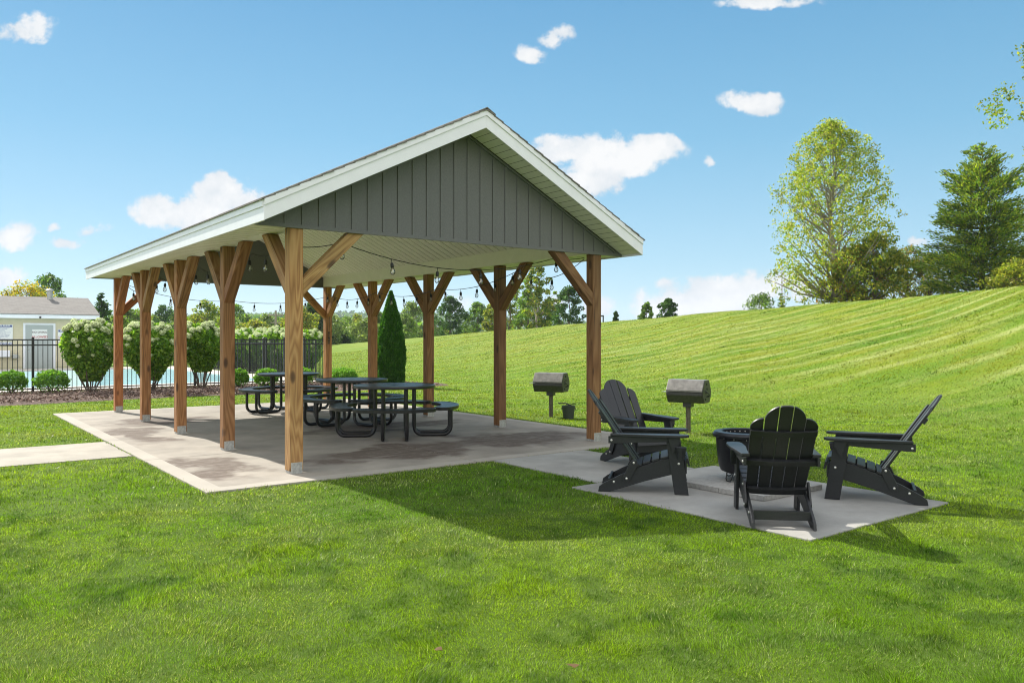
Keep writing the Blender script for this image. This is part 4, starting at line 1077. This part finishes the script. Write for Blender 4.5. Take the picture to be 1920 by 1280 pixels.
# forest on far hills (stuff)
def forest(name, label, X0, X1, Y0, Y1, n, size, pal, per=26, zmin=2.0):
    xs = rng.uniform(X0, X1, n*4); ys = rng.uniform(Y0, Y1, n*4); hz = height(xs, ys)
    k = hz > zmin; xs, ys, hz = xs[k][:n], ys[k][:n], hz[k][:n]; m = len(xs)
    C = np.stack([xs, ys, hz+size*.55], 1); dd = rng.normal(size=(m*per, 3)); dd /= np.linalg.norm(dd, axis=1)[:, None]
    sz = np.repeat(rng.uniform(.6, 1.35, m), per)
    P = np.repeat(C, per, 0)+dd*size*np.array([.55, .55, .75])*sz[:, None]
    V_, F_, C_ = leaf_geo(P, size*.42, pal, .8, np.repeat(rng.uniform(.7, 1.3, m), per))
    o = np_mesh(name, V_, F_, LEAF, None, C_); tag(o, label, 'forest', kind='stuff')
forest('forest', 'wooded hill beyond the pool fence', -330, 120, 330, 470, 3200, 5.5, PAL['green']+PAL['dark'], 26, .5)
forest('forest', 'hazy blue wooded ridge on the horizon', -1300, 320, 820, 1150, 5500, 9, PAL['green']+PAL['dark'], 18, 5)
forest('forest', 'continuous wood on the low ground beyond the tree belt', -200, 10, 130, 260, 1500, 3.6, PAL['green']+PAL['pale'][:1]+PAL['yg'][:1], 46, -99)

# ------------------------------------------------------------------ grass blades (stuff)
def inside(u, v, m=0.0):
    r = np.zeros(len(u), bool)
    for (a, b, c, d_) in [(-1.13, 5.6, -.58, 9.75), (2.32, 3.86, -2.5, -.58), (1.93, 4.2, -5.2, -2.5), (-13.2, -1.13, 2.56, 4.35)]:
        r |= (u > a-m) & (u < b+m) & (v > c-m) & (v < d_+m)
    return r
def vnoise(x, y, seed):
    r = np.random.default_rng(seed); T_ = r.uniform(0, 1, (64, 64))
    xi = np.floor(x).astype(int); yi = np.floor(y).astype(int); fx = x-xi; fy = y-yi; fx = fx*fx*(3-2*fx); fy = fy*fy*(3-2*fy)
    g_ = lambda a, b: T_[a % 64, b % 64]
    return (g_(xi, yi)*(1-fx)+g_(xi+1, yi)*fx)*(1-fy)+(g_(xi, yi+1)*(1-fx)+g_(xi+1, yi+1)*fx)*fy
def fbm(x, y, seed, o=4):
    s = 0; a = .5
    for k in range(o): s = s+a*vnoise(x*2**k, y*2**k, seed+k); a *= .5
    return s/(1-.5**o)
def vwarp(u, v): return v+.30*np.sin(u*.15+1+v*.13)+.06*np.sin(u*.53+v*.31)+.6*np.sin(v*.47)+.02*np.sin(u*1.9+v)
def grass_band(Y0, Y1, dens, w, h, nseg=1):
    n = int(dens); Y = Y0*np.exp(rng.uniform(0, 1, n)**.93*math.log(Y1/Y0)); Xm = .80*Y+1.0; X = rng.uniform(-1, 1, n)*Xm
    q = np.stack([X, Y], 1)-L1; u = q@NN; v = q@EE
    keep = ~inside(u, v, -.022) & ~((v > 12.95+.22*np.sin(u*.7)) & (u < 10.0) & (v < 17.3)) & ~((v > 17.3) & (u < 8.8) & (v < 45))
    for (cx, cy) in ((.76, 15.45), (2.86, 12.85)): keep &= np.hypot(X-cx, Y-cy) > .06
    X, Y, u, v = X[keep], Y[keep], u[keep], v[keep]; n = len(X)
    Z = height(X, Y)
    hill = np.clip(Z/1.0, 0, 1)
    dry = fbm(X*.8, Y*.8, 11); lush = fbm(X*.35+9, Y*.35, 31); fine = fbm(X*6, Y*6, 51, 3)
    streak = fbm(u*.16+3, v*1.5+1.2*fbm(X*.4, Y*.4, 77), 91, 4)
    tall = fbm(X*1.7, Y*1.7, 71)
    hh = h*rng.uniform(.5, 1.3, n)*(.45+.5*tall+.75*fbm(X*8, Y*8, 411, 2))
    hh = hh*(1+.7*np.clip((fbm(X*2.3+5, Y*2.3, 511, 3)-.60)*6, 0, 1))
    ph_ = rng.uniform(0, 2*np.pi, n); lean = rng.uniform(.3, 1.15, n)
    cl = fbm(X*3.1, Y*3.1, 131, 3)*12  # tuft direction
    dx = np.cos(ph_)*.6+np.cos(cl)*.6; dy = np.sin(ph_)*.6+np.sin(cl)*.6
    fx = rng.normal(size=n); fy = rng.normal(size=n); fl = np.hypot(fx, fy); fx /= fl; fy /= fl
    ww = w*(Y/3.5)**1.02*rng.uniform(.6, 1.3, n)
    g0 = np.array([.118, .250, .010]); g1 = np.array([.265, .380, .016]); gd = np.array([.036, .105, .006]); st = np.array([.40, .43, .20]); ol = np.array([.33, .36, .07])
    c = g0+(g1-g0)*np.clip((lush-.3)*2.4, 0, 1)[:, None]
    k = np.clip((fine-.46)*3.5, 0, .9)[:, None]; c = c*(1-k)+gd*k
    kd = np.clip((dry-.50)*3.6, 0, .75)*(.5+.5*hill)
    us_ = u*math.cos(-.32)+v*math.sin(-.32); vs2 = -u*math.sin(-.32)+v*math.cos(-.32)
    vw = vwarp(us_, vs2); pulse = np.clip((np.sin(vw*2*np.pi/1.1)-.55)*2.4, 0, 1)*np.clip(fbm(u*.35, v*.9, 191)*3.6-1.1, 0, 1); band = .5+.5*np.sin(vw*2*np.pi/1.9+1)
    hm_ = np.clip(.10+hill*.9+np.clip((Y-9)/9, 0, 1)*.45, 0, 1)
    ks = np.clip(.85*pulse+np.clip((streak-.50)*5, 0, .6), 0, 1)*hm_
    c = c*(1-.46*(band*hm_)[:, None])
    olv = np.clip((fbm(us_*.35+40, vs2*1.3, 301)-.40)*4, 0, .9)*hm_
    c = c*(1-olv[:, None])+np.array([.235, .230, .018])*olv[:, None]
    kk = np.clip(kd+ks, 0, 1)
    isd = rng.uniform(0, 1, n) < kk*.55+.012
    c = c*(1-.55*kk[:, None])+ol*.55*kk[:, None]
    c[isd] = st*rng.uniform(.6, 1.1, (isd.sum(), 1))
    c = c*rng.uniform(.28, 1.7, n)[:, None]
    c = c*(1-.08*np.clip((Y-8)/10, 0, 1))[:, None]
    base = np.stack([X, Y, Z-.004], 1); side = np.stack([fx*ww/2, fy*ww/2, np.zeros(n)], 1)
    tip = base+np.stack([dx*lean*hh, dy*lean*hh, hh*np.sqrt(np.clip(1-lean**2*.5, .1, 1))], 1)
    if nseg == 1:
        V_ = np.stack([base-side, base+side, tip], 1).reshape(-1, 3); F_ = np.arange(3*n).reshape(n, 3); C_ = np.repeat(c, 3, 0)
    else:
        m1 = base+(tip-base)*.5+np.stack([-dx*lean*hh*.12, -dy*lean*hh*.12, hh*.12], 1)
        V_ = np.stack([base-side, base+side, m1-side*.8, m1+side*.8, tip], 1).reshape(-1, 3)
        b = np.arange(n)*5; F_ = np.concatenate([np.stack([b, b+1, b+3], 1), np.stack([b, b+3, b+2], 1), np.stack([b+2, b+3, b+4], 1)]); C_ = np.repeat(c, 5, 0)
    return V_, F_, C_
parts = [grass_band(2.6, 7.0, 700000, .0032, .021, 1), grass_band(7.0, 64, 900000, .0036, .027)]
Vs = []; Fs = []; Cs = []; b = 0
for V_, F_, C_ in parts: Vs.append(V_); Fs.append(F_+b); Cs.append(C_); b += len(V_)
o = np_mesh('grass', np.concatenate(Vs), np.concatenate(Fs), GRASS, None, np.concatenate(Cs)); tag(o, 'short mown green lawn grass with dry pale streaks', 'grass', kind='stuff')
# a few fallen leaves
DRYLEAF = simple('dry_leaf', (.10, .055, .012), .8, bump=0)
for k, (p, yy) in enumerate([(1072, 1262), (822, 1232)]):
    x, y = at(p, yy)
    V_, F_, C_ = leaf_geo(np.array([[0, 0, 0.]]), .06, [(.30, .13, .06)], .7, dirs=np.array([[1, .3, .1]]))
    V_ = np.array([(-.03, 0, .004), (-.01, .018, 0), (.018, .015, .008), (.035, 0, .012), (.012, -.017, 0), (-.012, -.014, .006)]); F_ = np.array([[0, 1, 2, 3], [0, 3, 4, 5]])
    o = np_mesh('fallen_leaf', V_, F_, DRYLEAF, None, np.tile([.16, .08, .04], (6, 1))); o.location = (x, y, .035); o.rotation_euler = (.1*k, .2, k*1.3)
    tag(o, 'small brown fallen leaf lying on the foreground grass', 'leaf', 'fallen leaves on the lawn')

# ------------------------------------------------------------------ sky, sun
SUNV = Vector((-.863, .75, 1.0)).normalized()
elev = math.asin(SUNV.z); az = math.atan2(SUNV.x, SUNV.y)
w = bpy.data.worlds.new('World'); sc.world = w; w.use_nodes = True; nt_ = w.node_tree; nn = nt_.nodes; ll = nt_.links
bg = nn['Background']
sky = nn.new('ShaderNodeTexSky'); sky.sky_type = 'NISHITA'; sky.sun_disc = False; sky.sun_elevation = elev; sky.sun_rotation = az
sky.altitude = 200; sky.air_density = 1.0; sky.dust_density = .1; sky.ozone_density = 2.2
def wm(op, a, b=0, c=None, clamp=False):
    q = nn.new('ShaderNodeMath'); q.operation = op; q.use_clamp = clamp
    for i, val in enumerate((a, b) if c is None else (a, b, c)):
        if hasattr(val, 'is_output'): ll.new(val, q.inputs[i])
        else: q.inputs[i].default_value = val
    return q.outputs[0]
tc = nn.new('ShaderNodeTexCoord'); sp = nn.new('ShaderNodeSeparateXYZ'); ll.new(tc.outputs['Generated'], sp.inputs[0])
yy = wm('MAXIMUM', sp.outputs[1], .05); A_ = wm('DIVIDE', sp.outputs[0], yy); B_ = wm('DIVIDE', sp.outputs[2], yy)
cv = nn.new('ShaderNodeCombineXYZ'); ll.new(A_, cv.inputs[0]); ll.new(B_, cv.inputs[1])
def wnoise(vec, scale, detail, rough=.55):
    q = nn.new('ShaderNodeTexNoise'); q.inputs['Scale'].default_value = scale; q.inputs['Detail'].default_value = detail; q.inputs['Roughness'].default_value = rough; ll.new(vec, q.inputs['Vector']); return q
# clear-air colour by elevation, blended with the physical sky
er = nn.new('ShaderNodeValToRGB'); ll.new(sp.outputs[2], er.inputs['Fac']); ee = er.color_ramp.elements
for _ in range(3): ee.new(.5)
for e_, (p_, c_) in zip(ee, [(0, (.50, .74, .86)), (.10, (.36, .63, .80)), (.24, (.20, .49, .71)), (.42, (.105, .35, .60)), (1, (.09, .28, .52))]): e_.position = p_; e_.color = (*c_, 1)
gs = nn.new('ShaderNodeVectorMath'); gs.operation = 'SCALE'; ll.new(er.outputs[0], gs.inputs[0]); gs.inputs['Scale'].default_value = 3.4
sm = nn.new('ShaderNodeMix'); sm.data_type = 'RGBA'; sm.inputs['Factor'].default_value = .90; ll.new(sky.outputs[0], sm.inputs[6]); ll.new(gs.outputs[0], sm.inputs[7]); skyc = sm.outputs[2]
# warp
nz = wnoise(cv.outputs[0], 13, 5); sub = nn.new('ShaderNodeVectorMath'); sub.operation = 'SUBTRACT'; ll.new(nz.outputs['Color'], sub.inputs[0]); sub.inputs[1].default_value = (.5, .5, .5)
scl = nn.new('ShaderNodeVectorMath'); scl.operation = 'SCALE'; ll.new(sub.outputs[0], scl.inputs[0]); scl.inputs['Scale'].default_value = .05
wp = nn.new('ShaderNodeVectorMath'); wp.operation = 'ADD'; ll.new(cv.outputs[0], wp.inputs[0]); ll.new(scl.outputs[0], wp.inputs[1])
def cl(x, y, rx, ry, s=1.0): return ((x-960)/1485, (635.5-y)/1485, rx/1485, ry/1485, s)
CL = [cl(420, 360, 62, 40), cl(345, 395, 90, 36), cl(390, 400, 80, 40), cl(300, 412, 45, 22, .8), cl(455, 375, 45, 26), 
      cl(1130, 290, 95, 42), cl(1170, 300, 80, 30), cl(1215, 280, 70, 32), cl(1060, 280, 60, 24), cl(1110, 335, 55, 34, .9), cl(1010, 300, 40, 25, .7),
      cl(1412, 194, 52, 24), cl(1000, 100, 32, 20, .6), cl(1045, 68, 38, 16, .65), cl(40, 50, 62, 22, .62), cl(60, 68, 30, 14, .5), cl(1440, 4, 120, 12, .6),
      cl(25, 440, 50, 28, .7), cl(180, 440, 38, 16, .55), cl(130, 462, 40, 14, .5), cl(15, 525, 42, 22, .9), cl(100, 430, 20, 12, .45),
      cl(1300, 560, 110, 34), cl(1430, 545, 90, 36), cl(1370, 555, 90, 34), cl(1250, 575, 70, 28), cl(1495, 548, 40, 22, .8), cl(1120, 580, 36, 24, .75), cl(1045, 560, 30, 20, .7), cl(1718, 455, 26, 12, .8), cl(1328, 300, 14, 12, .55), cl(870, 565, 50, 20, .45)]
mask = None
for (a, b_, ra, rb, s_) in CL:
    q = nn.new('ShaderNodeVectorMath'); q.operation = 'SUBTRACT'; ll.new(wp.outputs[0], q.inputs[0]); q.inputs[1].default_value = (a, b_, 0)
    m_ = nn.new('ShaderNodeVectorMath'); m_.operation = 'MULTIPLY'; ll.new(q.outputs[0], m_.inputs[0]); m_.inputs[1].default_value = (1/ra, 1/rb, 0)
    l_ = nn.new('ShaderNodeVectorMath'); l_.operation = 'LENGTH'; ll.new(m_.outputs[0], l_.inputs[0])
    v_ = wm('MULTIPLY', wm('SUBTRACT', 1.35, l_.outputs['Value'], clamp=True), s_)
    mask = v_ if mask is None else wm('SMOOTH_MAX', mask, v_, .12)
fb_ = wnoise(cv.outputs[0], 22, 9, .62).outputs['Fac']
den = wm('ADD', wm('MULTIPLY', mask, 1.45), wm('MULTIPLY', wm('MULTIPLY', wm('SUBTRACT', fb_, .5), 3.8), wm('MULTIPLY', mask, 2.5, clamp=True))) 
alpha = nn.new('ShaderNodeMapRange'); alpha.interpolation_type = 'SMOOTHSTEP'; ll.new(den, alpha.inputs['Value']); alpha.inputs['From Min'].default_value = .26; alpha.inputs['From Max'].default_value = 1.0
front = wm('GREATER_THAN', sp.outputs[1], .06)
# bright broken cloud added out of view, behind and overhead, as fill light
bk2 = wnoise(tc.outputs['Generated'], 2.6, 7, .6).outputs['Fac']
fill_cloud = nn.new('ShaderNodeMapRange'); fill_cloud.interpolation_type = 'SMOOTHSTEP'; ll.new(bk2, fill_cloud.inputs['Value']); fill_cloud.inputs['From Min'].default_value = .36; fill_cloud.inputs['From Max'].default_value = .56
rear = nn.new('ShaderNodeMapRange'); ll.new(sp.outputs[1], rear.inputs['Value']); rear.inputs['From Min'].default_value = .0; rear.inputs['From Max'].default_value = -.25
top_ = nn.new('ShaderNodeMapRange'); ll.new(sp.outputs[2], top_.inputs['Value']); top_.inputs['From Min'].default_value = .55; top_.inputs['From Max'].default_value = .8
al = wm('ADD', wm('MULTIPLY', alpha.outputs[0], front), wm('MULTIPLY', fill_cloud.outputs[0], rear.outputs[0]), clamp=True)
shade = nn.new('ShaderNodeMapRange'); ll.new(wm('ADD', wm('MULTIPLY', den, .35), wm('MULTIPLY', wnoise(cv.outputs[0], 20, 6).outputs['Fac'], 2.2)), shade.inputs['Value']); shade.inputs['From Min'].default_value = 1.0; shade.inputs['From Max'].default_value = 1.75
cc = nn.new('ShaderNodeMix'); cc.data_type = 'RGBA'; ll.new(shade.outputs[0], cc.inputs['Factor']); cc.inputs[6].default_value = (2.45, 2.65, 2.85, 1); cc.inputs[7].default_value = (3.25, 3.28, 3.3, 1)
mx = nn.new('ShaderNodeMix'); mx.data_type = 'RGBA'; ll.new(al, mx.inputs['Factor']); ll.new(skyc, mx.inputs[6]); ll.new(cc.outputs[2], mx.inputs[7])
rb = nn.new('ShaderNodeMix'); rb.data_type = 'RGBA'; ll.new(wm('MULTIPLY', fill_cloud.outputs[0], wm('MAXIMUM', rear.outputs[0], top_.outputs[0])), rb.inputs['Factor']); ll.new(mx.outputs[2], rb.inputs[6]); rb.inputs[7].default_value = (6.2, 6.1, 6.0, 1)
ll.new(rb.outputs[2], bg.inputs['Color']); bg.inputs['Strength'].default_value = .15
sun = bpy.data.lights.new('sun', 'SUN'); sun.energy = 4.3; sun.angle = R(.5); sun.color = (1, .95, .86)
so = bpy.data.objects.new('sun', sun); col.objects.link(so); so.rotation_euler = (-SUNV).to_track_quat('-Z', 'Y').to_euler()

# haze
HAZE = True
if HAZE:
    hb_ = MB(); hb_.box(-1620, 1620, -1620, 1620, -6.5, 62); o = hb_.build('haze', None); tag(o, kind='stuff', label='thin pale blue air between the viewer and the far hills', cat='haze')
    hm = bpy.data.materials.new('haze_air'); hm.use_nodes = True; hn = hm.node_tree; hn.nodes.remove(hn.nodes['Principled BSDF'])
    pv = hn.nodes.new('ShaderNodeVolumePrincipled'); pv.inputs['Color'].default_value = (.80, .88, 1, 1); pv.inputs['Density'].default_value = .00022; pv.inputs['Anisotropy'].default_value = .2
    hn.links.new(pv.outputs[0], hn.nodes['Material Output'].inputs['Volume']); o.data.materials.append(hm)

# ------------------------------------------------------------------ camera and output
cam = bpy.data.cameras.new('camera'); co_ = bpy.data.objects.new('camera', cam); col.objects.link(co_)
co_.location = (0, 0, 1.5); co_.rotation_euler = (R(90), 0, 0); cam.sensor_width = 36; cam.lens = 36*1485/1920; cam.shift_y = -4.5/1920; cam.clip_end = 6000; cam.clip_start = .05
sc.camera = co_
sc.render.engine = 'CYCLES'
sc.cycles.max_bounces = 7; sc.cycles.diffuse_bounces = 3; sc.cycles.glossy_bounces = 2; sc.cycles.transparent_max_bounces = 10; sc.cycles.volume_bounces = 0; sc.cycles.filter_width = 1.1
vs3 = sc.view_settings; vs3.view_transform = 'Standard'; vs3.look = 'None'; vs3.exposure = 0.97; vs3.gamma = 1
